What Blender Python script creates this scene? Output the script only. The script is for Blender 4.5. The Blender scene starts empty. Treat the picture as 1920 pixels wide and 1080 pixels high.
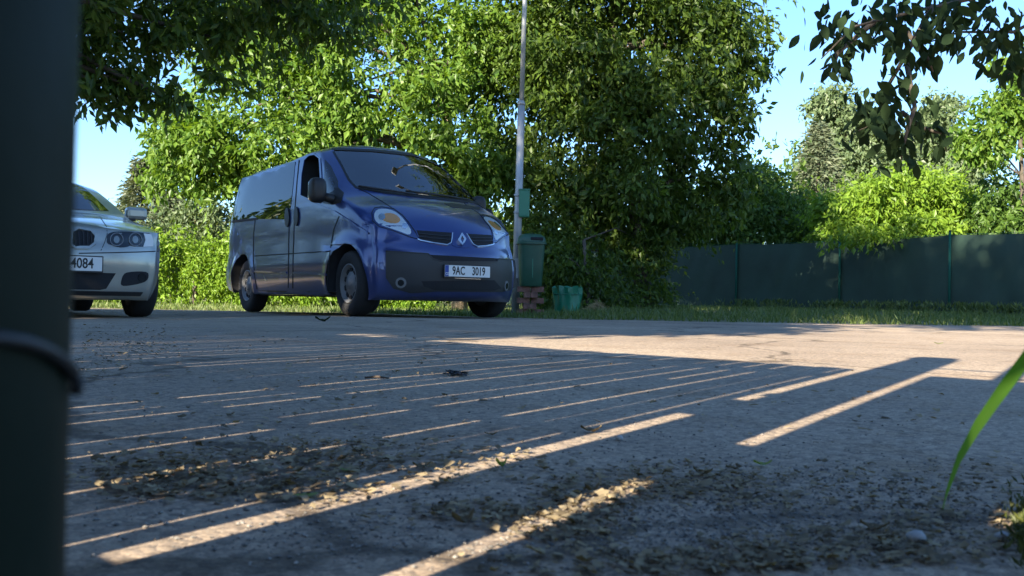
import bpy, bmesh, math, random
import numpy as np
from mathutils import Vector, Matrix
from mathutils.bvhtree import BVHTree
from mathutils.geometry import delaunay_2d_cdt

random.seed(7); RNG = np.random.default_rng(7)
S = bpy.context.scene
COL = S.collection
R = math.radians

# ------------------------------------------------------------------ camera
FPX, CAMH, PITCH, ROLL = 1800.0, 0.16, math.atan(26/1800.0), R(1.06)
cam_d = bpy.data.cameras.new('camera'); cam = bpy.data.objects.new('camera', cam_d); COL.objects.link(cam)
cam_d.sensor_width = 36; cam_d.lens = FPX/1920*36
cam_d.clip_start = 0.02; cam_d.clip_end = 3000
FWD = Vector((0, math.cos(PITCH), math.sin(PITCH))); _r = Vector((1, 0, 0)); _u = Vector((0, -math.sin(PITCH), math.cos(PITCH)))
RGT = _r*math.cos(ROLL)+_u*math.sin(ROLL); UPV = -_r*math.sin(ROLL)+_u*math.cos(ROLL)
EYE = Vector((0, 0, CAMH))
cam.matrix_world = Matrix(((RGT.x, UPV.x, -FWD.x, EYE.x), (RGT.y, UPV.y, -FWD.y, EYE.y), (RGT.z, UPV.z, -FWD.z, EYE.z), (0, 0, 0, 1)))
cam_d.dof.use_dof = True; cam_d.dof.focus_distance = 9.0; cam_d.dof.aperture_fstop = 20
S.camera = cam
S.render.resolution_x, S.render.resolution_y = 1024, 576

# ------------------------------------------------------------------ sky and sun
SUN_AZ, SUN_EL = R(31), R(23)             # shadows run 31 deg right of the view axis
SD = Vector((math.sin(SUN_AZ), math.cos(SUN_AZ), 0))
w = bpy.data.worlds.new('World'); S.world = w; w.use_nodes = True
nt = w.node_tree; bg = nt.nodes['Background']
sky = nt.nodes.new('ShaderNodeTexSky'); sky.sky_type = 'NISHITA'; sky.sun_disc = False
sky.sun_elevation = SUN_EL; sky.sun_rotation = math.pi+SUN_AZ
sky.air_density = 1.0; sky.dust_density = 0.5; sky.ozone_density = 6.0; sky.altitude = 200
nt.links.new(sky.outputs[0], bg.inputs[0]); bg.inputs[1].default_value = 0.056
sd = bpy.data.lights.new('sun', 'SUN'); sun = bpy.data.objects.new('sun', sd); COL.objects.link(sun)
sd.energy = 3.35; sd.angle = R(0.4); sd.color = (1.0, 0.88, 0.70)
sdir = Vector((SD.x*math.cos(SUN_EL), SD.y*math.cos(SUN_EL), -math.sin(SUN_EL)))
sun.rotation_euler = sdir.to_track_quat('-Z', 'Y').to_euler(); sun.location = (-8, -12, 20)
vs = S.view_settings; vs.view_transform = 'Standard'; vs.look = 'None'; vs.gamma = 1; vs.use_curve_mapping = False
vs.exposure = 2.68

# ------------------------------------------------------------------ helpers
def ray(px, py): return (FWD+RGT*((px-960)/FPX)-UPV*((py-540)/FPX))
def at(px, py, depth):
    d = ray(px, py); return EYE+d*(depth/d.y)
def gz(x, y):
    def ss(a, b, t):
        t = min(1, max(0, (t-a)/(b-a))); return t*t*(3-2*t)
    L = -.02*ss(8.3, 10, y)-.013*ss(10, 12.8, y)-.027*ss(12.8, 15, y)+.03*ss(15, 19, y)+.1*ss(19, 26, y)
    Rr = .02*ss(10, 14, y)+.095*ss(13, 21, y)
    L -= .032*ss(5.2, 7.0, y)*(1-ss(10.8, 12.2, y))*(1-ss(-2.8, -1.9, x))
    k = ss(-.3, 1.6, x)
    return L*(1-k)+Rr*k
def on_ground(px, py):
    """where the ray of a photo pixel meets the ground"""
    d = ray(px, py); t = 0.0; P = EYE.copy()
    t = CAMH/max(1e-4, -d.z)
    for _ in range(30):
        P = EYE+d*t; e = P.z-gz(P.x, P.y); t += e/max(1e-4, -d.z)*.7
        if t > 60: break
    P = EYE+d*min(t, 60); return Vector((P.x, P.y, gz(P.x, P.y)))
def uv_xy(u, v): return Vector((u*SD.y+v*SD.x, -u*SD.x+v*SD.y, 0))   # u across the sunbeams, v along them

def link(name, me, mat=None, parent=None):
    o = bpy.data.objects.new(name, me); COL.objects.link(o)
    if mat is not None and me is not None and hasattr(me, 'materials') and len(me.materials) == 0: me.materials.append(mat)
    if parent is not None: o.parent = parent
    return o
def tag(o, label=None, cat=None, group=None, kind=None):
    if label: o['label'] = label
    if cat: o['category'] = cat
    if group: o['group'] = group
    if kind: o['kind'] = kind
    return o
def empty(name, loc=(0, 0, 0), rz=0.0):
    o = bpy.data.objects.new(name, None); COL.objects.link(o); o.location = loc; o.rotation_euler = (0, 0, rz); o.empty_display_size = .2
    return o
def pymesh(name, V, F, smooth=False):
    me = bpy.data.meshes.new(name); me.from_pydata([tuple(v) for v in V], [], F); me.update()
    if smooth: me.polygons.foreach_set('use_smooth', [True]*len(me.polygons))
    return me
def npmesh(name, V, F, smooth=False):
    """V (n,3) array, F (m,k) array"""
    me = bpy.data.meshes.new(name); n, m, k = len(V), len(F), F.shape[1]
    me.vertices.add(n); me.vertices.foreach_set('co', np.asarray(V, np.float32).ravel())
    me.loops.add(m*k); me.loops.foreach_set('vertex_index', np.asarray(F, np.int32).ravel())
    me.polygons.add(m); me.polygons.foreach_set('loop_start', np.arange(0, m*k, k, dtype=np.int32))
    me.polygons.foreach_set('use_smooth', np.full(m, smooth)); me.update(calc_edges=True); return me
def bm_mesh(name, bm, smooth=False):
    me = bpy.data.meshes.new(name); bmesh.ops.recalc_face_normals(bm, faces=bm.faces); bm.to_mesh(me); bm.free()
    if smooth: me.polygons.foreach_set('use_smooth', [True]*len(me.polygons))
    return me
def bm_box(bm, c, s, M=None, bevel=0.0):
    r = bmesh.ops.create_cube(bm, size=1); vs_ = r['verts']
    for v in vs_: v.co = Vector((v.co.x*s[0], v.co.y*s[1], v.co.z*s[2]))
    if bevel:
        es = list({e for v in vs_ for e in v.link_edges})
        g = bmesh.ops.bevel(bm, geom=es, offset=bevel, segments=2, affect='EDGES', profile=.5); vs_ = list({v for f in g['faces'] for v in f.verts}|{v for v in vs_ if v.is_valid})
    for v in vs_:
        v.co = v.co+Vector(c)
        if M is not None: v.co = M@v.co
def box_mesh(name, c, s, bevel=0.0, M=None):
    bm = bmesh.new(); bm_box(bm, c, s, M, bevel); return bm_mesh(name, bm)
def tube(path, rad, n=8, cap=True):
    """list of points, list of radii -> V, F"""
    V, F = [], []; k = len(path); path = [Vector(p) for p in path]
    prev = None
    for i, p in enumerate(path):
        t = (path[min(i+1, k-1)]-path[max(i-1, 0)]).normalized()
        a = Vector((0, 0, 1)) if abs(t.z) < .9 else Vector((1, 0, 0))
        if prev is not None: a = prev
        x = (a-t*a.dot(t)).normalized(); y = t.cross(x); prev = x
        for j in range(n):
            an = 2*math.pi*j/n; V.append(p+(x*math.cos(an)+y*math.sin(an))*rad[i])
    for i in range(k-1):
        for j in range(n):
            F.append((i*n+j, i*n+(j+1) % n, (i+1)*n+(j+1) % n, (i+1)*n+j))
    if cap: F.append(tuple(reversed(range(n)))); F.append(tuple(range((k-1)*n, k*n)))
    return V, F
def tube_mesh(name, path, rad, n=8):
    V, F = tube(path, rad, n); return pymesh(name, V, F, True)
def lathe(name, prof, n=32, axis='Y', close=True):
    """prof: list of (r, a) along axis"""
    V, F = [], []
    for r, a in prof:
        for j in range(n):
            t = 2*math.pi*j/n; V.append((r*math.cos(t), a, r*math.sin(t)) if axis == 'Y' else (r*math.cos(t), r*math.sin(t), a))
    k = len(prof)
    for i in range(k-1):
        for j in range(n): F.append((i*n+j, i*n+(j+1) % n, (i+1)*n+(j+1) % n, (i+1)*n+j))
    if close: F.append(tuple(range(n))); F.append(tuple(range((k-1)*n, k*n)))
    me = pymesh(name, V, F, True); bm = bmesh.new(); bm.from_mesh(me); bmesh.ops.recalc_face_normals(bm, faces=bm.faces); bm.to_mesh(me); bm.free(); return me
def autosmooth(me, ang=35):
    bm = bmesh.new(); bm.from_mesh(me)
    for e in bm.edges: e.smooth = not (len(e.link_faces) == 2 and e.calc_face_angle(0) > R(ang))
    for f in bm.faces: f.smooth = True
    bm.to_mesh(me); bm.free()

# ------------------------------------------------------------------ materials
MATS = {}
def mat(name, col, rough=.6, metal=0.0, spec=.5, var=.0, vscale=8.0, bump=0.0, bscale=40.0, coat=0.0, col2=None, thresh=None):
    m = bpy.data.materials.new(name); m.use_nodes = True; t = m.node_tree; b = t.nodes['Principled BSDF']
    b.inputs['Base Color'].default_value = (*col, 1); b.inputs['Roughness'].default_value = rough
    b.inputs['Metallic'].default_value = metal; b.inputs['Specular IOR Level'].default_value = spec
    b.inputs['Coat Weight'].default_value = coat; b.inputs['Coat Roughness'].default_value = .03
    tc = t.nodes.new('ShaderNodeTexCoord')
    if var or col2:
        n = t.nodes.new('ShaderNodeTexNoise'); n.inputs['Scale'].default_value = vscale; n.inputs['Detail'].default_value = 6
        t.links.new(tc.outputs['Object'], n.inputs['Vector'])
        cr = t.nodes.new('ShaderNodeValToRGB'); c2 = col2 or tuple(min(1, c*(1+var)) for c in col)
        c1 = col if col2 else tuple(c*(1-var) for c in col)
        cr.color_ramp.elements[0].color = (*c1, 1); cr.color_ramp.elements[1].color = (*c2, 1)
        a, e = thresh or (.3, .7); cr.color_ramp.elements[0].position = a; cr.color_ramp.elements[1].position = e
        t.links.new(n.outputs['Fac'], cr.inputs[0]); t.links.new(cr.outputs[0], b.inputs['Base Color'])
    if bump:
        n2 = t.nodes.new('ShaderNodeTexNoise'); n2.inputs['Scale'].default_value = bscale; n2.inputs['Detail'].default_value = 4
        t.links.new(tc.outputs['Object'], n2.inputs['Vector'])
        bp = t.nodes.new('ShaderNodeBump'); bp.inputs['Strength'].default_value = bump; bp.inputs['Distance'].default_value = .02
        t.links.new(n2.outputs['Fac'], bp.inputs['Height']); t.links.new(bp.outputs[0], b.inputs['Normal'])
    MATS[name] = m; return m
def leafmat(name, c1, c2, trans=.45, rough=.45, tcol=None, spec=.35):
    m = bpy.data.materials.new(name); m.use_nodes = True; t = m.node_tree; b = t.nodes['Principled BSDF']; out = t.nodes['Material Output']
    g = t.nodes.new('ShaderNodeNewGeometry'); cr = t.nodes.new('ShaderNodeValToRGB')
    cr.color_ramp.elements[0].color = (*c1, 1); cr.color_ramp.elements[1].color = (*c2, 1)
    t.links.new(g.outputs['Random Per Island'], cr.inputs[0]); t.links.new(cr.outputs[0], b.inputs['Base Color'])
    b.inputs['Roughness'].default_value = rough; b.inputs['Specular IOR Level'].default_value = spec
    tr = t.nodes.new('ShaderNodeBsdfTranslucent'); mx = t.nodes.new('ShaderNodeMixShader'); mx.inputs[0].default_value = trans
    mu = t.nodes.new('ShaderNodeMix'); mu.data_type = 'RGBA'; mu.blend_type = 'MULTIPLY'; mu.inputs[0].default_value = 1
    tc = tcol or (1.5, 1.4, .5); mu.inputs[7].default_value = (*tc, 1)
    t.links.new(cr.outputs[0], mu.inputs[6]); t.links.new(mu.outputs[2], tr.inputs['Color'])
    t.links.new(b.outputs[0], mx.inputs[1]); t.links.new(tr.outputs[0], mx.inputs[2]); t.links.new(mx.outputs[0], out.inputs['Surface'])
    MATS[name] = m; return m
def glass(name, tint, gloss_rough=.015, refl=1.7):
    m = bpy.data.materials.new(name); m.use_nodes = True; t = m.node_tree; t.nodes.remove(t.nodes['Principled BSDF']); out = t.nodes['Material Output']
    tr = t.nodes.new('ShaderNodeBsdfTransparent'); tr.inputs[0].default_value = (*tint, 1)
    gl = t.nodes.new('ShaderNodeBsdfGlossy'); gl.inputs['Roughness'].default_value = gloss_rough
    fr = t.nodes.new('ShaderNodeFresnel'); fr.inputs[0].default_value = refl
    ge = t.nodes.new('ShaderNodeNewGeometry'); iv = t.nodes.new('ShaderNodeMath'); iv.operation = 'SUBTRACT'; iv.inputs[0].default_value = 1; t.links.new(ge.outputs['Backfacing'], iv.inputs[1])
    mf = t.nodes.new('ShaderNodeMath'); mf.operation = 'MULTIPLY'; t.links.new(fr.outputs[0], mf.inputs[0]); t.links.new(iv.outputs[0], mf.inputs[1])
    mx = t.nodes.new('ShaderNodeMixShader'); t.links.new(mf.outputs[0], mx.inputs[0]); t.links.new(tr.outputs[0], mx.inputs[1]); t.links.new(gl.outputs[0], mx.inputs[2])
    t.links.new(mx.outputs[0], out.inputs['Surface']); MATS[name] = m; return m

M_paint = mat('van_paint', (.014, .037, .165), .30, .25, .5, coat=.8)
M_paint.node_tree.nodes['Principled BSDF'].inputs['Coat Roughness'].default_value = .04
def grime(m, z0, z1, dust=(.16, .14, .11)):
    t = m.node_tree; b = t.nodes['Principled BSDF']; tc = t.nodes.new('ShaderNodeTexCoord'); sp = t.nodes.new('ShaderNodeSeparateXYZ'); t.links.new(tc.outputs['Object'], sp.inputs[0])
    n = t.nodes.new('ShaderNodeTexNoise'); n.inputs['Scale'].default_value = 7; n.inputs['Detail'].default_value = 8; n.inputs['Roughness'].default_value = .7; t.links.new(tc.outputs['Object'], n.inputs['Vector'])
    mr = t.nodes.new('ShaderNodeMapRange'); mr.inputs[1].default_value = z0; mr.inputs[2].default_value = z1; mr.inputs[3].default_value = .30; mr.inputs[4].default_value = .02; t.links.new(sp.outputs[2], mr.inputs[0])
    mu = t.nodes.new('ShaderNodeMath'); mu.operation = 'MULTIPLY'; t.links.new(mr.outputs[0], mu.inputs[0]); t.links.new(n.outputs['Fac'], mu.inputs[1])
    mx = t.nodes.new('ShaderNodeMix'); mx.data_type = 'RGBA'; mx.inputs[6].default_value = b.inputs['Base Color'].default_value; mx.inputs[7].default_value = (*dust, 1)
    t.links.new(mu.outputs[0], mx.inputs[0]); t.links.new(mx.outputs[2], b.inputs['Base Color'])
    r = t.nodes.new('ShaderNodeMapRange'); r.inputs[1].default_value = .3; r.inputs[2].default_value = .75; r.inputs[3].default_value = .03; r.inputs[4].default_value = .16; t.links.new(n.outputs['Fac'], r.inputs[0]); t.links.new(r.outputs[0], b.inputs['Coat Roughness'])
grime(M_paint, .2, .95)
M_silver = mat('silver_paint', (.38, .39, .355), .36, .5, .5, coat=1.0); grime(M_silver, .15, .8)
M_black = mat('black_plastic', (.013, .013, .014), .5)
M_bumper = mat('bumper_plastic', (.019, .021, .024), .5, bump=.04, bscale=200)
M_seam = mat('seam_shadow_gap', (.008, .009, .012), .8)
M_dark = mat('dark_interior', (.018, .018, .02), .85)
M_seat = mat('seat_fabric', (.05, .052, .058), .9)
M_dash = mat('dash_plastic', (.16, .17, .18), .7)
M_paper = mat('paper', (.72, .74, .74), .7)
M_glassdark = mat('tinted_glass', (.006, .008, .010), .015, 0, .75)
M_wind = glass('windscreen_glass', (.42, .50, .50), .015, 2.9)
M_lens = glass('lamp_lens', (.90, .93, .95), .02, 1.35)
M_reflector = mat('lamp_reflector', (.78, .77, .74), .35, .25)
M_lampgrey = mat('lamp_bowl', (.22, .23, .22), .15, .6)
M_amber = mat('amber_lens', (.85, .36, .10), .25, 0, .6)
M_chrome = mat('chrome', (.70, .71, .72), .22, 1.0)
M_rubber = mat('tyre_rubber', (.014, .014, .015), .8, bump=.2, bscale=60)
M_rim = mat('steel_rim', (.17, .175, .18), .55, .3)
M_plate = mat('plate_white', (.70, .71, .70), .45)
M_plateblue = mat('plate_blue', (.01, .05, .28), .45)
M_text = mat('plate_lettering', (.008, .008, .009), .5)
M_galv = mat('galvanised_steel', (.33, .35, .36), .5, .35, .5, var=.18, vscale=5)
M_bark = mat('bark', (.075, .062, .048), .9, var=.4, vscale=9, bump=.8, bscale=22)
M_palebark = mat('pale_bark', (.34, .26, .17), .85, var=.35, vscale=10, bump=.6, bscale=20)
M_binleaf = mat('bin_plastic', (.018, .075, .045), .45, var=.1)
M_bagg = mat('green_plastic_sheet', (.008, .16, .085), .38, var=.15, vscale=4, bump=.6, bscale=5)
M_boxg = mat('green_box_paint', (.03, .17, .10), .5)
M_brick = mat('brick', (.17, .085, .065), .9, var=.5, vscale=9, bump=.4, bscale=30)
M_straw = mat('straw', (.38, .29, .15), .9, var=.3)
M_cloth = mat('shade_cloth', (.020, .048, .034), .75, var=.2, vscale=1.5, bump=.5, bscale=3)
M_fpost = mat('green_post_paint', (.012, .085, .06), .75, 0, .2)
M_wood = mat('weathered_wood', (.21, .17, .13), .85, var=.25, vscale=6, bump=.3, bscale=30)
M_twig = mat('dry_twig', (.10, .075, .055), .9)
M_stone = mat('pale_stone', (.36, .36, .35), .8, var=.2)
M_roof = mat('roof_tile', (.36, .13, .085), .8, var=.2)
M_wall = mat('house_wall', (.55, .50, .44), .9, var=.08)

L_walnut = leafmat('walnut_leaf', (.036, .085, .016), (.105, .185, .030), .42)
L_bright = leafmat('sunny_leaf', (.054, .126, .016), (.145, .238, .032), .45)  # lit copy of the walnut leaf, sunlight put into a brighter colour
L_dark = leafmat('shade_leaf', (.032, .070, .012), (.100, .160, .022), .42)  # shaded copy of the walnut leaf, darkened in the colour itself
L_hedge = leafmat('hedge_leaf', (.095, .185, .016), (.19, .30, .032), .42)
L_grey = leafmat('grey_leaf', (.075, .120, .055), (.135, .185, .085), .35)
L_spruce = leafmat('spruce_needle', (.065, .095, .055), (.125, .145, .085), .2)
L_near = leafmat('near_leaf', (.012, .026, .012), (.030, .054, .020), .25, .75, None, .1)  # shade of the hanging twigs put into a much darker leaf colour
L_grass = leafmat('grass_blade', (.060, .105, .026), (.150, .185, .055), .3, tcol=(1.2, 1.3, .5))
L_dry = leafmat('dry_leaf', (.085, .067, .042), (.38, .31, .19), .2, .8, (1.4, 1.0, .4), .15)
L_drygreen = leafmat('fresh_fallen_leaf', (.16, .24, .04), (.34, .38, .08), .3)
L_blade = leafmat('long_grass_leaf', (.085, .20, .022), (.09, .21, .025), .5)
L_moss = leafmat('moss', (.035, .05, .012), (.09, .10, .025), .2)

# asphalt: grey aggregate, worn patches, fine relief
def asphalt():
    m = bpy.data.materials.new('asphalt'); m.use_nodes = True; t = m.node_tree; b = t.nodes['Principled BSDF']
    tc = t.nodes.new('ShaderNodeTexCoord')
    def noise(s, d=5, r=.55):
        n = t.nodes.new('ShaderNodeTexNoise'); n.inputs['Scale'].default_value = s; n.inputs['Detail'].default_value = d; n.inputs['Roughness'].default_value = r
        t.links.new(tc.outputs['Object'], n.inputs['Vector']); return n
    def ramp(src, a, ca, e, ce):
        r = t.nodes.new('ShaderNodeValToRGB'); r.color_ramp.elements[0].position = a; r.color_ramp.elements[0].color = (*ca, 1)
        r.color_ramp.elements[1].position = e; r.color_ramp.elements[1].color = (*ce, 1); t.links.new(src, r.inputs[0]); return r
    def mul(a, bb, mode='MULTIPLY', f=1.0):
        x = t.nodes.new('ShaderNodeMix'); x.data_type = 'RGBA'; x.blend_type = mode; x.inputs[0].default_value = f
        t.links.new(a, x.inputs[6]); t.links.new(bb, x.inputs[7]); return x
    base = ramp(noise(.9, 7).outputs['Fac'], .3, (.282, .224, .168), .7, (.350, .282, .214))
    vo = t.nodes.new('ShaderNodeTexVoronoi'); vo.inputs['Scale'].default_value = 130; t.links.new(tc.outputs['Object'], vo.inputs['Vector'])
    grains = ramp(vo.outputs['Color'], .1, (.62, .62, .63), .9, (1.35, 1.33, 1.3))
    c = mul(base.outputs[0], grains.outputs[0])
    fine = ramp(noise(320, 3, .7).outputs['Fac'], .32, (.6, .6, .6), .68, (1.4, 1.4, 1.38))
    c = mul(c.outputs[2], fine.outputs[0])
    dirt = ramp(noise(3.2, 8, .65).outputs['Fac'], .52, (1, 1, 1), .72, (.74, .66, .56))
    c = mul(c.outputs[2], dirt.outputs[0])
    dn = noise(1.1, 5); av = t.nodes.new('ShaderNodeVectorMath'); av.operation = 'MULTIPLY_ADD'; av.inputs[1].default_value = (.9, .9, .9)
    t.links.new(dn.outputs['Color'], av.inputs[0]); t.links.new(tc.outputs['Object'], av.inputs[2])
    v2 = t.nodes.new('ShaderNodeTexVoronoi'); v2.feature = 'DISTANCE_TO_EDGE'; v2.inputs['Scale'].default_value = .55; t.links.new(av.outputs[0], v2.inputs['Vector'])
    c = mul(c.outputs[2], ramp(v2.outputs['Distance'], .004, (.45, .44, .42), .011, (1, 1, 1)).outputs[0])
    c = mul(c.outputs[2], ramp(noise(.45, 6, .6).outputs['Fac'], .38, (.86, .85, .84), .62, (1.1, 1.09, 1.06)).outputs[0])
    t.links.new(c.outputs[2], b.inputs['Base Color']); b.inputs['Roughness'].default_value = .85; b.inputs['Specular IOR Level'].default_value = .3
    ad = t.nodes.new('ShaderNodeMath'); ad.operation = 'MULTIPLY_ADD'; ad.inputs[1].default_value = -.8
    t.links.new(vo.outputs['Distance'], ad.inputs[0]); t.links.new(noise(60, 6, .7).outputs['Fac'], ad.inputs[2])
    bp = t.nodes.new('ShaderNodeBump'); bp.inputs['Strength'].default_value = .35; bp.inputs['Distance'].default_value = .004
    t.links.new(ad.outputs[0], bp.inputs['Height']); t.links.new(bp.outputs[0], b.inputs['Normal']); return m
M_asph = asphalt()
M_soil = mat('grassy_soil', (.075, .078, .035), .95, col2=(.15, .15, .06), vscale=3, bump=.6, bscale=12)

# ------------------------------------------------------------------ ground and road
def axis(vals): return sorted(set(round(v, 3) for v in vals))
def sheet(name, xs, ys, dz, m, inside=None):
    V = []; idx = {}; F = []
    for j, y in enumerate(ys):
        for i, x in enumerate(xs): V.append((x, y, gz(x, y)+dz))
    n = len(xs)
    for j in range(len(ys)-1):
        for i in range(n-1): F.append((j*n+i, j*n+i+1, (j+1)*n+i+1, (j+1)*n+i))
    o = link(name, pymesh(name, V, F, True), m); tag(o, kind='structure'); return o
gx = axis(list(np.arange(-14, 16.1, .5))+[-2000, -800, -300, -120, -60, -35, -22, 24, 40, 70, 140, 300, 800, 2000])
gy = axis(list(np.arange(-2, 30.1, .5))+[-2000, -600, -200, -80, -30, -12, -6, 36, 50, 80, 150, 400, 1000, 2500])
sheet('ground', gx, gy, -.012, M_soil)
EDGE = [(-60, 19), (-12, 15.8), (-6, 14.9), (-2.8, 14.3), (-1.2, 12.6), (-.2, 11.0), (.5, 10.0), (1.6, 9.35), (3.2, 9.6), (5.4, 10.2), (9, 10.9), (16, 12), (60, 17)]
def edge_y(x):
    for (a, b), (c, d) in zip(EDGE, EDGE[1:]):
        if a <= x <= c: return b+(d-b)*(x-a)/(c-a)
    return 17
def road():
    xs = axis(list(np.arange(-12, 16.1, .22))+[-60, -40, -25, -17, 22, 30, 45, 60]); fr = [-9, -5, -2.5, -1, 0, .5, 1, 1.5, 2, 3, 4, 5, 6, 7, 8, 8.5, 9]
    V, F = [], []; rows = len(fr)+6
    for x in xs:
        e = edge_y(x)+.07*math.sin(x*5.1)+.05*math.sin(x*11.3+1)+.03*math.sin(x*23+.4)
        ys = fr+[9+(e-9)*k/6 for k in range(1, 7)]
        for y in ys: V.append((x, y, gz(x, y)+.0))
    for i in range(len(xs)-1):
        for j in range(rows-1): F.append((i*rows+j, (i+1)*rows+j, (i+1)*rows+j+1, i*rows+j+1))
    me = pymesh('road', V, F, True); o = link('road', me, M_asph); tag(o, kind='structure')
road()

# ------------------------------------------------------------------ leaves, grass, trees
LEAF2 = np.array([[0, 0, 0], [.5, .42, .12], [0, 1, -.10], [-.5, .42, .12]])
def leaf_arr(P, D, L, W, rng=RNG):
    """P base points, D unit leaf directions, L lengths, W widths -> V, F"""
    n = len(P); a = rng.normal(size=(n, 3)); X = np.cross(D, a); X /= np.linalg.norm(X, axis=1, keepdims=True)+1e-9; Z = np.cross(X, D)
    V = np.empty((n, 4, 3))
    for k in range(4):
        V[:, k] = P+X*(LEAF2[k, 0]*W)[:, None]+D*(LEAF2[k, 1]*L)[:, None]+Z*(LEAF2[k, 2]*W)[:, None]
    F = np.arange(n*4).reshape(n, 4); return V.reshape(-1, 3), F
def crown_pts(blobs, ncl, per, spread, shell=.55, rng=RNG, zmin=None):
    """leaf positions in twig clumps spread through ellipsoid blobs (cx,cy,cz,rx,ry,rz)"""
    B = np.array(blobs, float)
    sat = []
    for b in B:      # smaller lobes on every big one break up the outline
        for k in range(5):
            dd = rng.normal(size=3); dd /= np.linalg.norm(dd); q = rng.uniform(.28, .45); sat.append(np.r_[b[:3]+dd*b[3:]*.9, b[3:]*q])
    B = np.vstack([B, sat]); vol = B[:, 3]*B[:, 4]*B[:, 5]; vol = vol**.75; pick = rng.choice(len(B), ncl, p=vol/vol.sum())
    d = rng.normal(size=(ncl, 3)); d /= np.linalg.norm(d, axis=1, keepdims=True)
    r = (shell**3+(1-shell**3)*rng.random(ncl))**(1/3.); r *= 1+.20*rng.normal(size=ncl)
    c = B[pick, :3]+d*r[:, None]*B[pick, 3:]
    # knock out clumps by a coarse wave pattern so light gaps open up
    ph = np.sin(c[:, 0]*2.3+c[:, 2]*1.1)+np.sin(c[:, 1]*2.7-c[:, 2]*2.0)+np.sin(c[:, 2]*2.9+c[:, 0]*1.3)
    keep = ph+rng.normal(size=ncl)*.8 > -1.3; c = c[keep]; d = d[keep]; ncl = len(c)
    tw = d*.7+rng.normal(size=(ncl, 3))*.5+np.array([0, 0, -.25]); tw /= np.linalg.norm(tw, axis=1, keepdims=True)
    t = rng.random((ncl, per))*2-1
    P = c[:, None, :]+tw[:, None, :]*(t*spread)[:, :, None]+rng.normal(size=(ncl, per, 3))*spread*.33
    D = tw[:, None, :]*.5+rng.normal(size=(ncl, per, 3))*.55+np.array([0, 0, -.6])
    D /= np.linalg.norm(D, axis=2, keepdims=True)
    P = P.reshape(-1, 3); D = D.reshape(-1, 3)
    if zmin is not None: k = P[:, 2] > zmin; P, D = P[k], D[k]
    return P, D
def crown(name, parent, m, blobs, ncl, per, spread, L, wr=.5, shell=.55, zmin=.05):
    P, D = crown_pts(blobs, ncl, per, spread, shell, zmin=zmin); n = len(P)
    Ls = L*(.42+.95*RNG.random(n)); V, F = leaf_arr(P, D, Ls, Ls*wr*(.8+.4*RNG.random(n)))
    V = V-np.array(parent.location) if parent else V
    o = link(name, npmesh(name, V, F), m, parent); o['kind'] = 'stuff'; return o
def tree(name, label, base, trunk_path, r0, r1, blobs, leafm, ncl, per, spread, L, wr=.5, group=None, bark=None, shell=.55, zmin=.4, cat='tree', limbs=True, crownname='crown'):
    base = Vector(base); o = empty(name, base); tag(o, label, cat, group)
    bark = bark or M_bark; pts = [Vector(p)-base for p in trunk_path]; k = len(pts)
    rs = [r0+(r1-r0)*(i/(k-1))**.8 for i in range(k)]; rs[0] = r0*1.25
    link('trunk', tube_mesh('trunk', pts, rs, 10), bark, o)
    if limbs:
        for b in blobs:
            c = Vector(b[:3])-base; s = min(pts, key=lambda p: (p-c).length+.6*max(0, p.z-c.z)*2); mid = s.lerp(c, .5)+Vector((random.uniform(-.1, .1), random.uniform(-.1, .1), .12*(c-s).length))
            q = [s, s.lerp(mid, .6), mid, mid.lerp(c, .6), c]
            rr = max(.015, r1*.55); link('limb', tube_mesh('limb', q, [rr, rr*.85, rr*.7, rr*.5, rr*.25], 6), M_bark, o)
    crown(crownname, o, leafm, blobs, ncl, per, spread, L, wr, shell, zmin); return o
def blob(px, py, d, rx, ry, dr=None):
    """crown lobe: photo pixel centre, distance, pixel radii"""
    p = at(px, py, d); a, b = rx*d/FPX, ry*d/FPX; return (p.x, p.y, p.z, a, dr if dr else max(.5, (a+b)*.5), b)

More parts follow.
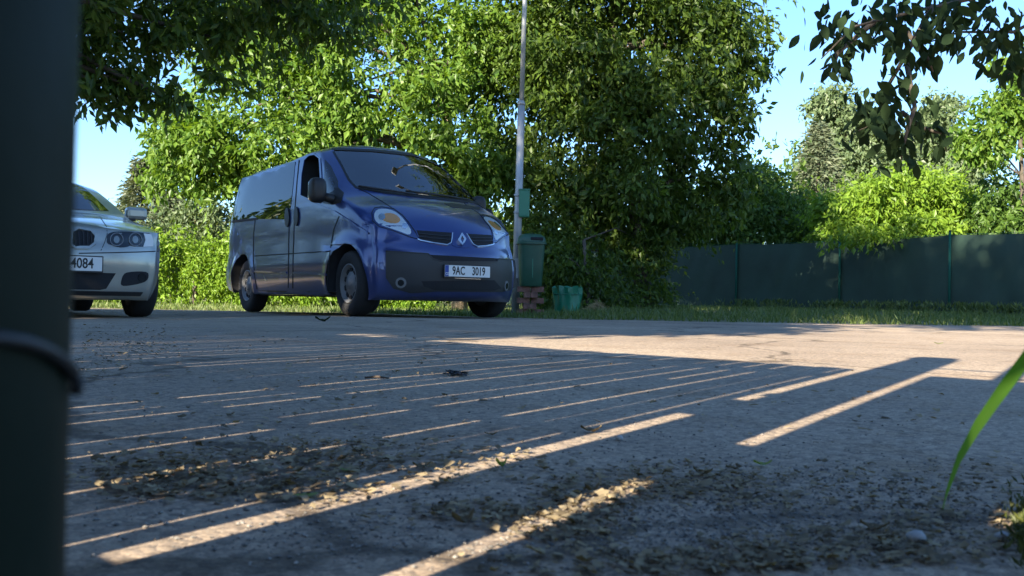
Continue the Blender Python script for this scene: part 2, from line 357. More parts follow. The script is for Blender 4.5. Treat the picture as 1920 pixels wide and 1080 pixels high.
# ------------------------------------------------------------------ vehicle body: centre profile swept outwards and closed by the flanks
def catmull(P, n):
    P = np.array(P, float); k = len(P); out = []
    for i in range(k):
        p0, p1, p2, p3 = P[(i-1) % k], P[i], P[(i+1) % k], P[(i+2) % k]
        m = max(2, int(n*np.linalg.norm((p2-p1)[:2])+1))
        for j in range(m):
            t = j/m; out.append(.5*((2*p1)+(-p0+p2)*t+(2*p0-5*p1+4*p2-p3)*t*t+(-p0+3*p1-3*p2+p3)*t**3))
    return np.array(out)
def body_mesh(name, prof, W, spine, dens=26):
    """prof: closed loop of (x, z, setback, power, radius)"""
    T = catmull(prof, dens); n = len(T); xz = T[:, :2]
    tg = np.roll(xz, -1, 0)-np.roll(xz, 1, 0); tg /= np.linalg.norm(tg, axis=1, keepdims=True)
    nrm = np.c_[-tg[:, 1], tg[:, 0]]; cen = xz.mean(0)
    if np.mean(np.sum(nrm*(cen-xz), 1)) < 0: nrm = -nrm
    sb, pw, rd = T[:, 2], np.maximum(1.2, T[:, 3]), np.maximum(.01, T[:, 4])
    fx = np.clip(T[:, 5], 0, 1)[:, None]; nrm = nrm*(1-fx)+np.array([[-1., 0.]])*fx; nrm /= np.linalg.norm(nrm, axis=1, keepdims=True)
    E = xz+nrm*sb[:, None]; ye = np.array([W(*e) for e in E])-rd
    rows = []
    SS = [0, .18, .36, .52, .66, .78, .88, .95, 1.0]
    for s in SS:
        q = xz+nrm*(sb*s**pw)[:, None]; rows.append(np.c_[q[:, 0], ye*s, q[:, 1]])
    for a in (25, 50, 75, 90):
        a = R(a); q = E+nrm*(rd*(1-math.cos(a)))[:, None]; rows.append(np.c_[q[:, 0], ye+rd*math.sin(a), q[:, 1]])
    E2 = E+nrm*rd[:, None]; C = np.c_[np.clip(E2[:, 0], spine[0], spine[1]), np.full(n, spine[2])]
    off = (ye+rd)-np.array([W(*e) for e in E2])
    for r in np.linspace(0, 1, 15)[1:-1]:
        q = E2*(1-r)+C*r; y = np.array([W(*e) for e in q])+off*(1-r)**3; rows.append(np.c_[q[:, 0], y, q[:, 1]])
    K = len(rows); V = []; F = []
    V += [tuple(p) for p in rows[0]]
    idxL = [list(range(n))]; idxR = [list(range(n))]
    for sgn, idx in ((1, idxL), (-1, idxR)):
        for r in rows[1:]:
            b = len(V); V += [(p[0], sgn*p[1], p[2]) for p in r]; idx.append(list(range(b, b+n)))
        for k in range(K-1):
            for i in range(n):
                j = (i+1) % n; f = (idx[k][i], idx[k][j], idx[k+1][j], idx[k+1][i]); F.append(f if sgn < 0 else f[::-1])
        F.append(tuple(idx[-1]) if sgn < 0 else tuple(idx[-1][::-1]))
    bm = bmesh.new(); bv = [bm.verts.new(v) for v in V]
    for f in F:
        try: bm.faces.new([bv[i] for i in f])
        except ValueError: pass
    bmesh.ops.triangulate(bm, faces=[f for f in bm.faces if len(f.verts) > 4])
    bmesh.ops.recalc_face_normals(bm, faces=bm.faces); me = bpy.data.meshes.new(name); bm.to_mesh(me); bm.free()
    me.polygons.foreach_set('use_smooth', [True]*len(me.polygons)); return me
def dens_poly(p, step):
    o = []
    for a, b in zip(p, p[1:]+p[:1]):
        a, b = Vector(a), Vector(b); k = max(1, int((b-a).length/step))
        for i in range(k): o.append(a.lerp(b, i/k))
    return o
def smooth_poly(p, it=2):
    for _ in range(it):
        q = []
        for a, b in zip(p, p[1:]+p[:1]):
            q.append((a[0]*.75+b[0]*.25, a[1]*.75+b[1]*.25)); q.append((a[0]*.25+b[0]*.75, a[1]*.25+b[1]*.75))
        p = q
    return p
def line_poly(p, w):
    """polyline with a width -> polygon"""
    L, Rr = [], []
    for i, a in enumerate(p):
        d = Vector(p[min(i+1, len(p)-1)])-Vector(p[max(i-1, 0)]); nn = Vector((-d.y, d.x)).normalized()*w/2
        L.append((a[0]+nn.x, a[1]+nn.y)); Rr.append((a[0]-nn.x, a[1]-nn.y))
    return L+Rr[::-1]
def inside(poly, x, y):
    c = False; n = len(poly); j = n-1
    for i in range(n):
        xi, yi, xj, yj = poly[i][0], poly[i][1], poly[j][0], poly[j][1]
        if (yi > y) != (yj > y) and x < (xj-xi)*(y-yi)/(yj-yi)+xi: c = not c
        j = i
    return c
def cdt_fill(pts, n0):
    r = delaunay_2d_cdt(pts, [(i, (i+1) % n0) for i in range(n0)], [], 1, 1e-6); poly = [(p[0], p[1]) for p in pts[:n0]]; v = r[0]
    fs = [tuple(f) for f in r[2]]; fs = [f for f in fs if inside(poly, sum(v[i].x for i in f)/3, sum(v[i].y for i in f)/3)]
    return v, fs
class Shell:
    """panels laid on a vehicle's skin"""
    def __init__(s, root, me):
        s.root = root; bm = bmesh.new(); bm.from_mesh(me); s.bvh = BVHTree.FromBMesh(bm); bm.free()
        s.M = root.matrix_basis.copy(); s.I = s.M.inverted()
    def hit(s, px, py):
        o = s.I@EYE; d = ((s.I@(EYE+ray(px, py)))-o).normalized()
        h, n, i, dist = s.bvh.ray_cast(o, d)
        if h is None:
            best = None
            for t in np.linspace(6, 16, 60):
                q = o+d*t; hh, nn, ii, dd = s.bvh.find_nearest(q)
                if hh is not None and (best is None or dd < best[0]): best = (dd, hh, nn)
            h, n = best[1], best[2]
        if n.dot(d) > 0: n = -n
        return h, n
    def panel(s, name, poly, m, off=.004, thick=.012, step=5, parent=None, mirror=False, sm=0, both=False, inner=None):
        if sm: poly = smooth_poly(poly, sm)
        out = dens_poly([Vector(p) for p in poly], step); pts = list(out); xs = [p.x for p in out]; ys = [p.y for p in out]
        y = min(ys)+step*.5
        while y < max(ys):
            x = min(xs)+step*.5
            while x < max(xs):
                q = Vector((x, y))
                if inside(poly, x, y) and min((q-o).length for o in out) > step*.55: pts.append(q)
                x += step
            y += step
        n0 = len(out); v2, fs = cdt_fill(pts, n0); H = [s.hit(p.x, p.y) for p in v2]
        return s.build(name, H, [tuple(f) for f in fs], m, off, thick, parent, mirror)
    def build(s, name, H, fs, m, off, thick, parent, mirror):
        used = sorted({i for f in fs for i in f}); mp = {u_: i for i, u_ in enumerate(used)}; H = [H[i] for i in used]; fs = [tuple(mp[i] for i in f) for f in fs]
        n = len(H); V = [h+nn*off for h, nn in H]+[h+nn*(off-thick) for h, nn in H]
        cnt = {}
        for f in fs:
            for a, b in zip(f, f[1:]+f[:1]): cnt[(a, b)] = 1
        F = list(fs)+[tuple(i+n for i in f[::-1]) for f in fs]
        for (a, b) in cnt:
            if (b, a) not in cnt: F.append((b, a, a+n, b+n))
        if mirror: V = [Vector((v.x, -v.y, v.z)) for v in V]
        bm = bmesh.new(); bv = [bm.verts.new(v) for v in V]
        for f in F:
            try: bm.faces.new([bv[i] for i in f])
            except ValueError: pass
        me = bm_mesh(name, bm); autosmooth(me, 40)
        return link(name, me, m, parent or s.root)
    def ring(s, name, loop, w_, m, **k):
        h = len(loop)//2; s.panel(name, line_poly(loop[:h+1], w_), m, **k); s.panel(name, line_poly(loop[h:]+loop[:1], w_), m, **k)
    def pair(s, name, poly, m, **k):
        a = s.panel(name, poly, m, **k); k2 = dict(k); k2['mirror'] = True; b = s.panel(name, poly, m, **k2); return a, b
def boolean(me, cutters):
    o = link('body_tmp', me); cs = []
    for c in cutters:
        co = link('cut_tmp', c); cs.append(co); md = o.modifiers.new('b', 'BOOLEAN'); md.operation = 'DIFFERENCE'; md.object = co; md.solver = 'MANIFOLD'
    dg = bpy.context.evaluated_depsgraph_get(); dg.update(); nm = bpy.data.meshes.new_from_object(o.evaluated_get(dg), depsgraph=dg)
    for c in cs: bpy.data.objects.remove(c)
    bpy.data.objects.remove(o); return nm
def text_mesh(body, h, sx=1.0):
    cu = bpy.data.curves.new('t', 'FONT'); cu.body = body; cu.size = h/.7; cu.extrude = .0015; cu.align_x = 'CENTER'; cu.align_y = 'CENTER'; cu.resolution_u = 4
    cu.offset = h*.022
    o = link('t', cu); dg = bpy.context.evaluated_depsgraph_get(); dg.update(); me = bpy.data.meshes.new_from_object(o.evaluated_get(dg), depsgraph=dg); bpy.data.objects.remove(o)
    for v in me.vertices: v.co.x *= sx
    return me
def wheel(root, x, y, r, width, rimr, side, holes, rimmat, steer=0, alloy=False):
    h = empty('wheel', (x, y, r)); h.parent = root; h.rotation_euler = (0, 0, steer); s = side; w2 = width/2
    tp = [(rimr, -w2*.85), (rimr+.02, -w2*.97), (r*.86, -w2*1.0), (r*.96, -w2*.86), (r, -w2*.62), (r, w2*.62), (r*.96, w2*.86), (r*.86, w2), (rimr+.02, w2*.97), (rimr, w2*.85)]
    link('tyre', lathe('tyre', tp, 40, close=False), M_rubber, h)
    o = w2*s
    rp = [(rimr+.004, -w2*.8*s), (rimr-.006, o*.9), (rimr-.02, o*.86), (rimr-.03, o*.55), (rimr*.70, o*.45), (rimr*.55, o*.62), (rimr*.32, o*.66), (rimr*.28, o*.80), (.012, o*.84)]
    link('rim', lathe('rim', rp, 40), rimmat, h)
    bm = bmesh.new()
    for k in range(holes):
        a = 2*math.pi*(k+.5)/holes; c = Vector((math.cos(a)*rimr*.68, o*.50, math.sin(a)*rimr*.68))
        M = Matrix.Translation(c)@Matrix.Rotation(-a, 4, 'Y'); bm_box(bm, (0, 0, 0), (rimr*.20, .03, rimr*(.26 if not alloy else .5)), M, .008)
    link('rim_hole', bm_mesh('rim_hole', bm), M_seam, h)
    return h

# ------------------------------------------------------------------ blue van
VAN = empty('van', (-2.657, 12.74, -.0266-.0054+.004)); PSI = .5927
VAN.rotation_euler = (0, -.0036, -(math.pi/2-PSI))
tag(VAN, 'dark blue passenger van parked at the road edge beside the lamp post', 'van')
VAN.matrix_basis = Matrix.Translation(VAN.location)@VAN.rotation_euler.to_matrix().to_4x4()
def Wvan(x, z):
    y = .950
    if z > 1.0: y -= .17*((z-1.0)/.9)**1.55
    if z < .55: y -= .05*((.55-z)/.35)**2
    if z > .50: y -= .13*(min(z, .78)-.50)
    if x > 2.75: y -= .24*((x-2.75)/1.15)**2.3
    if x < -.2: y -= .035*((-.2-x)/.6)**2
    # flared arches and a pressed line along the doors
    for ax in (0, 3.098):
        d = math.hypot(x-ax, z-.33); y += .022*math.exp(-((d-.42)/.07)**2)
    if -.2 < x < 2.9: y += .006*math.exp(-((z-.76)/.035)**2)-.010*math.exp(-((z-.48)/.05)**2)
    return y
VP = [  # x, z, setback at the edge, power, edge radius
 (3.55, .17, .16, 2.2, .03, 1), (3.80, .185, .27, 2.2, .04, 1), (3.90, .26, .30, 2.3, .05, 1), (3.925, .40, .31, 2.3, .06, 1), (3.93, .55, .32, 2.3, .06, 1), (3.915, .66, .32, 2.3, .06, 1),
 (3.86, .735, .30, 2.2, .07, 1), (3.83, .80, .27, 2.1, .08, 1), (3.76, .90, .22, 2.0, .09, 1), (3.60, 1.03, .16, 2.0, .09, 0.5), (3.35, 1.15, .10, 2.0, .08, 0), (3.08, 1.24, .08, 2.2, .06, 0),
 (2.86, 1.36, .10, 2.2, .05, 0), (2.50, 1.64, .12, 2.3, .05, 0), (2.20, 1.855, .12, 2.5, .06, 0), (2.02, 1.935, .11, 2.8, .07, 0), (1.75, 1.962, .10, 3, .08, 0), (1.40, 1.95, .10, 3, .08, 0), (1.15, 1.915, .08, 3, .08, 0), (.8, 1.895, .07, 3, .08, 0),
 (.0, 1.885, .07, 3, .08, 0), (-.55, 1.875, .07, 3, .08, 0), (-.74, 1.845, .07, 3, .07, 0), (-.79, 1.76, .06, 3, .06, 0), (-.82, 1.3, .05, 3, .06, 0), (-.84, .9, .05, 3, .06, 0), (-.85, .55, .05, 3, .06, 0), (-.84, .36, .05, 3, .05, 0), (-.78, .28, .04, 3, .04, 0),
 (-.5, .25, .0, 3, .03, 0), (.6, .22, 0, 3, .03, 0), (1.6, .22, 0, 3, .03, 0), (2.6, .21, 0, 3, .03, 0)]
vme = body_mesh('body', VP, Wvan, (-.4, 3.3, .70)); vsh = Shell(VAN, vme)
WIND = [(622, 279), (699, 282), (769, 289.5), (838, 302), (858, 315), (886, 347), (904, 377), (900, 382), (878, 377), (787, 367), (717, 359), (667, 351), (654, 337), (640, 309)]
DWIN = [(563, 367), (565, 327), (570, 300), (579, 291), (590, 289), (600, 297), (603, 340), (600, 381), (586, 377)]
def dark_cut(me, m0):
    me.materials.append(m0); me.materials.append(M_dark); me.polygons.foreach_set('material_index', [1]*len(me.polygons)); return me
def cutter(poly, vec, step=8):
    out = dens_poly([Vector(p) for p in poly], step); n0 = len(out); r = delaunay_2d_cdt(out, [(i, (i+1) % n0) for i in range(n0)], [], 1, 1e-5)
    H = [vsh.hit(p.x, p.y) for p in r[0]]; n = len(H); V = [h+nn*.03 for h, nn in H]+[Vector((h.x+vec[0], (h.y*.80 if vec[1] == 0 else h.y+vec[1]), h.z+vec[2])) for h, nn in H]; cnt = {}
    fs = [tuple(f) for f in r[2]]
    for f in fs:
        for a, b in zip(f, f[1:]+f[:1]): cnt[(a, b)] = 1
    F = fs+[tuple(i+n for i in f[::-1]) for f in fs]+[(b, a, a+n, b+n) for (a, b) in cnt if (b, a) not in cnt]
    bm = bmesh.new(); bv = [bm.verts.new(v) for v in V]
    for f in F: bm.faces.new([bv[i] for i in f])
    me = bm_mesh('cut', bm); return dark_cut(me, M_paint)
def front_cutter(poly, x0, x1):
    q = [vsh.hit(*p)[0] for p in poly]; n = len(q); bm = bmesh.new()
    a = [bm.verts.new((x1, p.y, p.z)) for p in q]; b = [bm.verts.new((x0, p.y, p.z)) for p in q]
    bm.faces.new(a); bm.faces.new(b[::-1])
    for i in range(n): bm.faces.new((a[i], b[i], b[(i+1) % n], a[(i+1) % n]))
    bmesh.ops.triangulate(bm, faces=bm.faces); return dark_cut(bm_mesh('cut', bm), M_paint)
cuts = [front_cutter(WIND, 1.93, 4.3), cutter(DWIN, (0, 1.0, 0))]
for ax in (0, 3.098):
    for sg in (1, -1):
        me = lathe('cut', [(.398, -.20), (.398, .3)], 40); 
        for v in me.vertices: v.co = Vector((v.co.x+ax, sg*(.80+v.co.y), v.co.z+.335))
        bm = bmesh.new(); bm.from_mesh(me); bmesh.ops.recalc_face_normals(bm, faces=bm.faces); bm.to_mesh(me); bm.free(); cuts.append(dark_cut(me, M_paint))
vme.materials.append(M_paint); vme.materials.append(M_dark)
vb = boolean(vme, cuts); autosmooth(vb, 42); link('body', vb, None, VAN)
# glazing
vsh.panel('windscreen', WIND, M_wind, off=-.004, thick=.006, step=8)
vsh.panel('windscreen_trim', line_poly(WIND[:8], 4), M_black, off=.003, step=6); vsh.panel('windscreen_trim', line_poly(WIND[7:]+WIND[:1], 4), M_black, off=.003, step=6)
vsh.panel('side_window', DWIN, M_glassdark, mirror=True)
vsh.ring('window_frame', DWIN, 3.0, M_paint, off=.008, step=5)
vsh.pair('quarter_window', [(609, 299), (621, 312), (634, 340), (634, 352), (612, 366), (608, 340)], M_glassdark)
vsh.pair('side_window', [(446, 329), (554, 303), (551, 335), (547, 375), (544, 392), (537, 411), (483, 410.5), (436, 413.5), (440, 365)], M_glassdark, step=8)
vsh.pair('sliding_door_track', [(433, 413.5), (483, 408), (483, 412), (433, 418.5)], M_seam, off=.006)
for ln in ([(561, 300), (557, 340), (553, 392), (551, 440), (549.5, 490), (549, 541)], [(478.5, 413), (475.5, 440), (475, 490), (478, 520), (482, 542)], [(638, 400), (626, 430), (619, 470), (615, 510), (614, 545)],
           [(543, 395), (541.5, 450), (541, 500), (540.5, 540)]):
    vsh.pair('door_seam', line_poly(ln, 1.8), M_seam, off=.002, thick=.006, step=7)
vsh.pair('crease_shade_line', line_poly([(477, 480), (540, 476), (618, 471)], 1.8), M_seam, off=.003, step=8)  # near-black strip draws the shade line along the pressed crease
vsh.pair('rubbing_strip', [(477, 507.5), (538, 509.5), (538, 513), (477, 510.5)], M_paint, off=.014, thick=.02)
vsh.pair('rubbing_strip', [(551, 510), (612, 513), (612, 517), (551, 513.5)], M_paint, off=.014, thick=.02)
vsh.pair('waist_crease', line_poly([(562, 370), (588, 381), (628, 397), (662, 418), (692, 438)], 3.2), M_paint, off=.014, thick=.022, step=5)
vsh.pair('sill', [(484, 544), (630, 547), (628, 558), (488, 552)], M_black, off=.003, step=8)
for cx_, cy_ in ((540, 408), (557, 406)):
    el = [(cx_+4.2*math.cos(a), cy_+18*math.sin(a)) for a in np.linspace(0, 2*math.pi, 14)[:-1]]
    vsh.pair('door_handle', el, M_black, off=.018, thick=.03, step=4)
vsh.panel('paint_scuff', [(493, 512), (496, 520), (501, 527), (497, 526)], M_silver, off=.003, step=4)
# front end
HL = [(697, 399), (702, 390), (716, 387.7), (737.8, 391.3), (754.6, 403.3), (766.7, 417.8), (778.7, 434.6), (786, 448.6), (771.5, 445.5), (752, 438), (733, 431), (711, 425), (699, 415)]
for mir in (False, True):
    h_ = vsh.panel('headlight', HL, M_lens, off=.010, thick=.004, step=4, mirror=mir, sm=1)
    vsh.panel('reflector', [(701, 402), (706, 393), (720, 391), (738, 394.5), (752, 405), (764, 420), (772, 434), (768, 441), (750, 434), (730, 427), (712, 421), (703, 413)], M_reflector, off=.001, thick=.008, step=4, parent=h_, mirror=mir, sm=1)
    vsh.panel('indicator', [(716, 403), (728, 399), (742, 402), (752, 412), (746, 419), (728, 418), (716, 412)], M_amber, off=.004, thick=.01, step=4, parent=h_, mirror=mir, sm=1)
    for bx_, by_, rr_ in ((716, 407, 6.5), (759, 424, 5.5)):
        vsh.panel('bulb_bowl', [(bx_+rr_*math.cos(a), by_+rr_*math.sin(a)) for a in np.linspace(0, 2*math.pi, 13)[:-1]], M_chrome, off=.0065, thick=.01, step=3, parent=h_, mirror=mir)
    vsh.ring('headlight_rim', HL, 1.4, M_seam, off=.004, step=4, mirror=mir)
GL = [(781, 432), (846, 436.6), (845, 453), (839, 458.7), (815, 455.5), (788, 450)]
vsh.pair('grille', GL, M_seam, off=.004, thick=.01)
for k in (.35, .65):
    a = (784+2*k, 432+18*k); b = (845, 437+20*k); vsh.pair('grille_bar', line_poly([a, ((a[0]+b[0])/2, (a[1]+b[1])/2+.6), b], 1.2), M_bumper, off=.012, thick=.012)
vsh.pair('grille_chrome', line_poly([(783, 448.5), (788, 451), (815, 456.5), (838, 460), (845, 456), (847, 447), (848, 437)], 1.7), M_chrome, off=.012, thick=.014, step=4)
e0 = [(864, 438.5), (872, 450), (865.5, 463), (856.5, 451.5)]; e1 = [(864.2, 444.5), (867.4, 450), (865, 457), (861.4, 451.2)]
em = empty('emblem'); em.parent = VAN
for i in range(4):
    j = (i+1) % 4; vsh.panel('emblem_bar', [e0[i], e0[j], e1[j], e1[i]], M_chrome, off=.028, thick=.026, step=3, parent=em)
vsh.panel('emblem_seat', [(849, 437), (878, 439), (886, 458), (880, 466), (848, 463), (847, 450)], M_paint, off=.004, step=5, sm=1)
vsh.panel('bonnet_vent', [(833, 382), (845, 381), (901, 389), (900, 393), (848, 389)], M_black, off=.004)
for p in ([(668, 352), (717, 361), (787, 369.5), (878, 380)], ):
    vsh.panel('bonnet_gap', line_poly(p, 2.4), M_seam, off=.003)
vsh.pair('bonnet_seam', line_poly([(737, 391), (715, 377), (690, 362), (668, 352)], 1.3), M_seam, off=.002, thick=.006)
BUM = [(724, 471.5), (803, 477), (812, 486), (829, 491.5), (862, 492)]
# bumper: near half traced, far half mirrored in local space
vsh.panel('bumper', [(724, 471.5), (803, 477), (812, 486), (829, 491.5), (930, 492), (934, 486), (977, 489), (978, 502), (975, 520), (966, 541), (940, 547), (820, 546), (770, 549), (738, 541), (724, 521)], M_bumper, off=.010, thick=.03, step=7)
vsh.panel('intake_slot', [(806, 477.8), (932, 484.5), (931, 491), (829, 490.6), (812, 485)], M_seam, off=.006, step=5)
vsh.panel('bumper_lip', line_poly([(724, 471), (803, 476), (812, 485), (829, 490.5), (930, 491), (934, 485), (977, 488)], 1.5), M_bumper, off=.016, thick=.02, step=5)
vsh.panel('air_intake', [(790, 527), (925, 525), (938, 540), (925, 544), (815, 543), (795, 537)], M_seam, off=.014, thick=.01, step=6)
vsh.panel('tow_cover', [(711, 492), (719, 492), (721, 506), (712, 504)], M_paint, off=.012)
for mir in (False, True):
    c = [(752+10*math.cos(a), 530+10*math.sin(a)) for a in np.linspace(0, 2*math.pi, 17)[:-1]]
    f_ = vsh.panel('fog_light', c, M_rim, off=.016, thick=.02, step=4, mirror=mir)
    vsh.panel('fog_lens', [(752+6*math.cos(a), 530+6*math.sin(a)) for a in np.linspace(0, 2*math.pi, 13)[:-1]], M_glassdark, off=.020, thick=.01, step=3, mirror=mir, parent=f_)
def number_plate(root, h, ln, text, hs, sx, tilt, split=None):
    """a registration plate facing forwards (+X) in the vehicle's frame"""
    p = empty('number_plate', h); p.parent = root; p.rotation_euler = (R(90)-tilt, 0, R(90))
    link('plate_blank', box_mesh('plate_blank', (0, 0, 0), (ln, .11, .004), .0015), M_plate, p)
    o = link('plate_frame', box_mesh('plate_frame', (0, -.002, -.006), (ln+.018, .132, .008), .002), M_black, p)
    b = link('country_band', box_mesh('country_band', (-ln/2+.022, 0, .0012), (.042, .106, .004), .0005), M_plateblue, p)
    for tx, dx in text:
        t = link('lettering', text_mesh(tx, hs, sx), M_text, p); t.location = (dx, 0, .003)
    t = link('country_code', text_mesh('CZ', .022, .9), M_plate, b); t.location = (-ln/2+.022, -.03, .004)
    return p
hp, hn = vsh.hit(874.5, 509)
number_plate(VAN, hp+Vector((.026, 0, 0)), .52, (('9AC', -.105), ('3019', .125)), .080, .68, 0)
vsh.panel('plate_lamp_strip', line_poly([(850, 521), (898, 523)], 1.0), M_chrome, off=.03, thick=.02)
for pts_ in ([(672, 352), (700, 356), (730, 360), (775, 367)], [(760, 361), (800, 366), (840, 371), (880, 377)]):
    link('wiper', tube_mesh('wiper', [h+n*.02 for h, n in (vsh.hit(x, y) for x, y in pts_)], [.011, .012, .010, .007], 6), M_black, VAN)
# cabin: dash, papers, wheel, seats
link('dashboard', box_mesh('dashboard', (2.60, 0, 1.14), (.55, 1.40, .10), .03), M_dash, VAN)
o = link('dash_papers', box_mesh('dash_papers', (2.72, -.25, 1.215), (.22, .62, .012), .003, Matrix.Rotation(0, 4, 'Z')), M_paper, VAN)
for yy in (-.42, .42): link('seat', box_mesh('seat', (1.95, yy, 1.25), (.16, .46, .55), .06), M_seat, VAN); 
for yy in (-.42, .42): link('headrest', box_mesh('headrest', (1.93, yy, 1.60), (.11, .26, .16), .04), M_seat, VAN)
V, F = [], []
link('steering_wheel', tube_mesh('steering_wheel', [Vector((2.42+.10*math.sin(a)*.6, .42+.19*math.cos(a), 1.26+.17*math.sin(a))) for a in np.linspace(0, 2*math.pi, 25)], [.014]*25, 6), M_black, VAN)
# mirrors
def van_mirror(sg, loc, fold=0):
    e = empty('door_mirror', loc); e.parent = VAN; e.rotation_euler = (0, 0, fold)
    bm = bmesh.new(); bmesh.ops.create_uvsphere(bm, u_segments=20, v_segments=14, radius=1)
    for v in bm.verts:
        c = v.co; f = lambda t, p: math.copysign(abs(t)**p, t)
        v.co = Vector((f(c.x, .7)*.085, f(c.y, .6)*.088*sg, f(c.z, .6)*.132))
    link('mirror_shell', bm_mesh('mirror_shell', bm, True), M_black, e)
    link('mirror_glass', box_mesh('mirror_glass', (-.076, 0, 0), (.012, .13, .20), .02), M_chrome, e)
    link('mirror_arm', tube_mesh('mirror_arm', [(.02, -sg*.05, -.06), (.05, -sg*.13, -.08), (.06, -sg*.22, -.10)], [.045, .05, .07], 10), M_black, e)
van_mirror(-1, (2.66, -1.045, 1.30)); van_mirror(1, (2.58, .975, 1.27), 1.25)
vsh.pair('mirror_mount', [(612, 367), (634, 352), (645, 362), (640, 380), (622, 384), (606, 381)], M_black, off=.006)
for ax in (0, 3.098):
    for sg in (-1, 1): wheel(VAN, ax, sg*.785, .333, .205, .205, sg, 10, M_rim)
o = link('underbody', box_mesh('underbody', (1.5, 0, .29), (4.3, 1.2, .16), .02), M_dark, VAN)

# ------------------------------------------------------------------ silver coupe behind the post
CPS = R(34); CAR = empty('coupe_car'); _fl = Vector((math.cos(CPS), math.sin(CPS), 0)); _fw = Vector((math.sin(CPS), -math.cos(CPS), 0))
CAR.location = Vector((-3.445, 7.40, -.030))-_fw*(2.725+.75); CAR.rotation_euler = (0, 0, -(math.pi/2-CPS))
CAR.matrix_basis = Matrix.Translation(CAR.location)@CAR.rotation_euler.to_matrix().to_4x4()
tag(CAR, 'silver coupe with round twin headlights parked behind the dark green post', 'car')
def Wcar(x, z):
    y = .868
    if z > .80: y -= .27*((z-.80)/.56)**1.25
    if z < .45: y -= .05*((.45-z)/.25)**2
    if x > 2.3: y -= .20*((x-2.3)/1.17)**2.2
    if x < -.4: y -= .10*((-.4-x)/.6)**2
    for ax in (0, 2.725):
        d = math.hypot(x-ax, z-.31); y += .016*math.exp(-((d-.38)/.06)**2)
    y += .012*math.exp(-((z-.70)/.05)**2)
    return y
CP = [(3.10, .14, .06, 2, .03, 0), (3.34, .145, .18, 2.3, .03, 1), (3.43, .20, .20, 2.4, .04, 1), (3.455, .34, .21, 2.4, .05, 1), (3.47, .46, .22, 2.4, .05, 1), (3.455, .555, .22, 2.4, .05, 1), (3.42, .60, .21, 2.4, .04, 1), (3.405, .66, .20, 2.3, .05, 1), (3.36, .715, .17, 2.2, .06, 1), (3.22, .775, .12, 2.2, .07, 0),
 (2.8, .845, .08, 2.4, .07, 0), (2.3, .905, .06, 2.6, .06, 0), (1.98, .945, .05, 2.6, .05, 0), (1.82, 1.01, .07, 2.4, .04, 0), (1.40, 1.22, .08, 2.4, .05, 0), (1.10, 1.325, .07, 2.6, .06, 0), (.75, 1.37, .06, 2.8, .07, 0), (.2, 1.365, .06, 2.8, .07, 0), (-.2, 1.31, .06, 2.6, .06, 0), (-.6, 1.12, .06, 2.5, .05, 0), (-.80, 1.02, .05, 2.5, .05, 0), (-.96, .985, .06, 2.6, .04, 0),
 (-1.01, .93, .08, 2.4, .04, 0), (-1.03, .7, .10, 2.4, .05, 0), (-1.04, .5, .10, 2.4, .05, 0), (-1.0, .28, .09, 2.4, .04, 0), (-.85, .20, .03, 2.4, .03, 0), (0, .17, 0, 3, .03, 0), (1.4, .16, 0, 3, .03, 0), (2.4, .16, 0, 3, .03, 0)]
cme = body_mesh('body', CP, Wcar, (-.6, 2.8, .55)); csh = Shell(CAR, cme); cme.materials.append(M_silver); cme.materials.append(M_dark); cuts = []
for ax in (0, 2.725):
    for sg in (1, -1):
        me = lathe('cut', [(.345, -.2), (.345, .3)], 36)
        for v in me.vertices: v.co = Vector((v.co.x+ax, sg*(.76+v.co.y), v.co.z+.315))
        bm = bmesh.new(); bm.from_mesh(me); bmesh.ops.recalc_face_normals(bm, faces=bm.faces); bm.to_mesh(me); bm.free(); cuts.append(dark_cut(me, M_silver))
cb = boolean(cme, cuts); autosmooth(cb, 42); link('body', cb, None, CAR)
def lp(sh, name, yz, m, dirx=-1, **k):
    """panel outlined in the car's own front view (y, z), laid on the skin"""
    out = dens_poly([Vector(p) for p in yz], .03); pts = list(out); xs = [p.x for p in out]; ys = [p.y for p in out]; st = k.pop('step', .035)
    y = min(ys)+st/2
    while y < max(ys):
        x = min(xs)+st/2
        while x < max(xs):
            q = Vector((x, y))
            if inside(yz, x, y) and min((q-o_).length for o_ in out) > st*.5: pts.append(q)
            x += st
        y += st
    n0 = len(out); r = (lambda q: (q[0], None, q[1]))(cdt_fill(pts, n0)); H = []
    for p in r[0]:
        a = k.get('yaw', 0); d = Vector((-math.cos(a), -math.sin(a), 0)); o_ = Vector((0, 0, 0))-d*6+Vector((-d.y*-1, 0, 0))*0
        side = Vector((-d.y, d.x, 0))*-1
        if abs(a) < 1e-6: org = Vector((6, p.x, p.y))
        else: org = Vector((2.7, 0, 0))-d*4+Vector((d.y, -d.x, 0))*p.x+Vector((0, 0, p.y))
        h, nn, i, ds = sh.bvh.ray_cast(org, d)
        if h is None: h, nn, i, ds = sh.bvh.find_nearest(org+d*3.6)
        if nn.dot(d) > 0: nn = -nn
        H.append((h, nn))
    return sh.build(name, H, [tuple(f) for f in r[2]], m, k.get('off', .004), k.get('thick', .012), k.get('parent'), k.get('mirror', False))
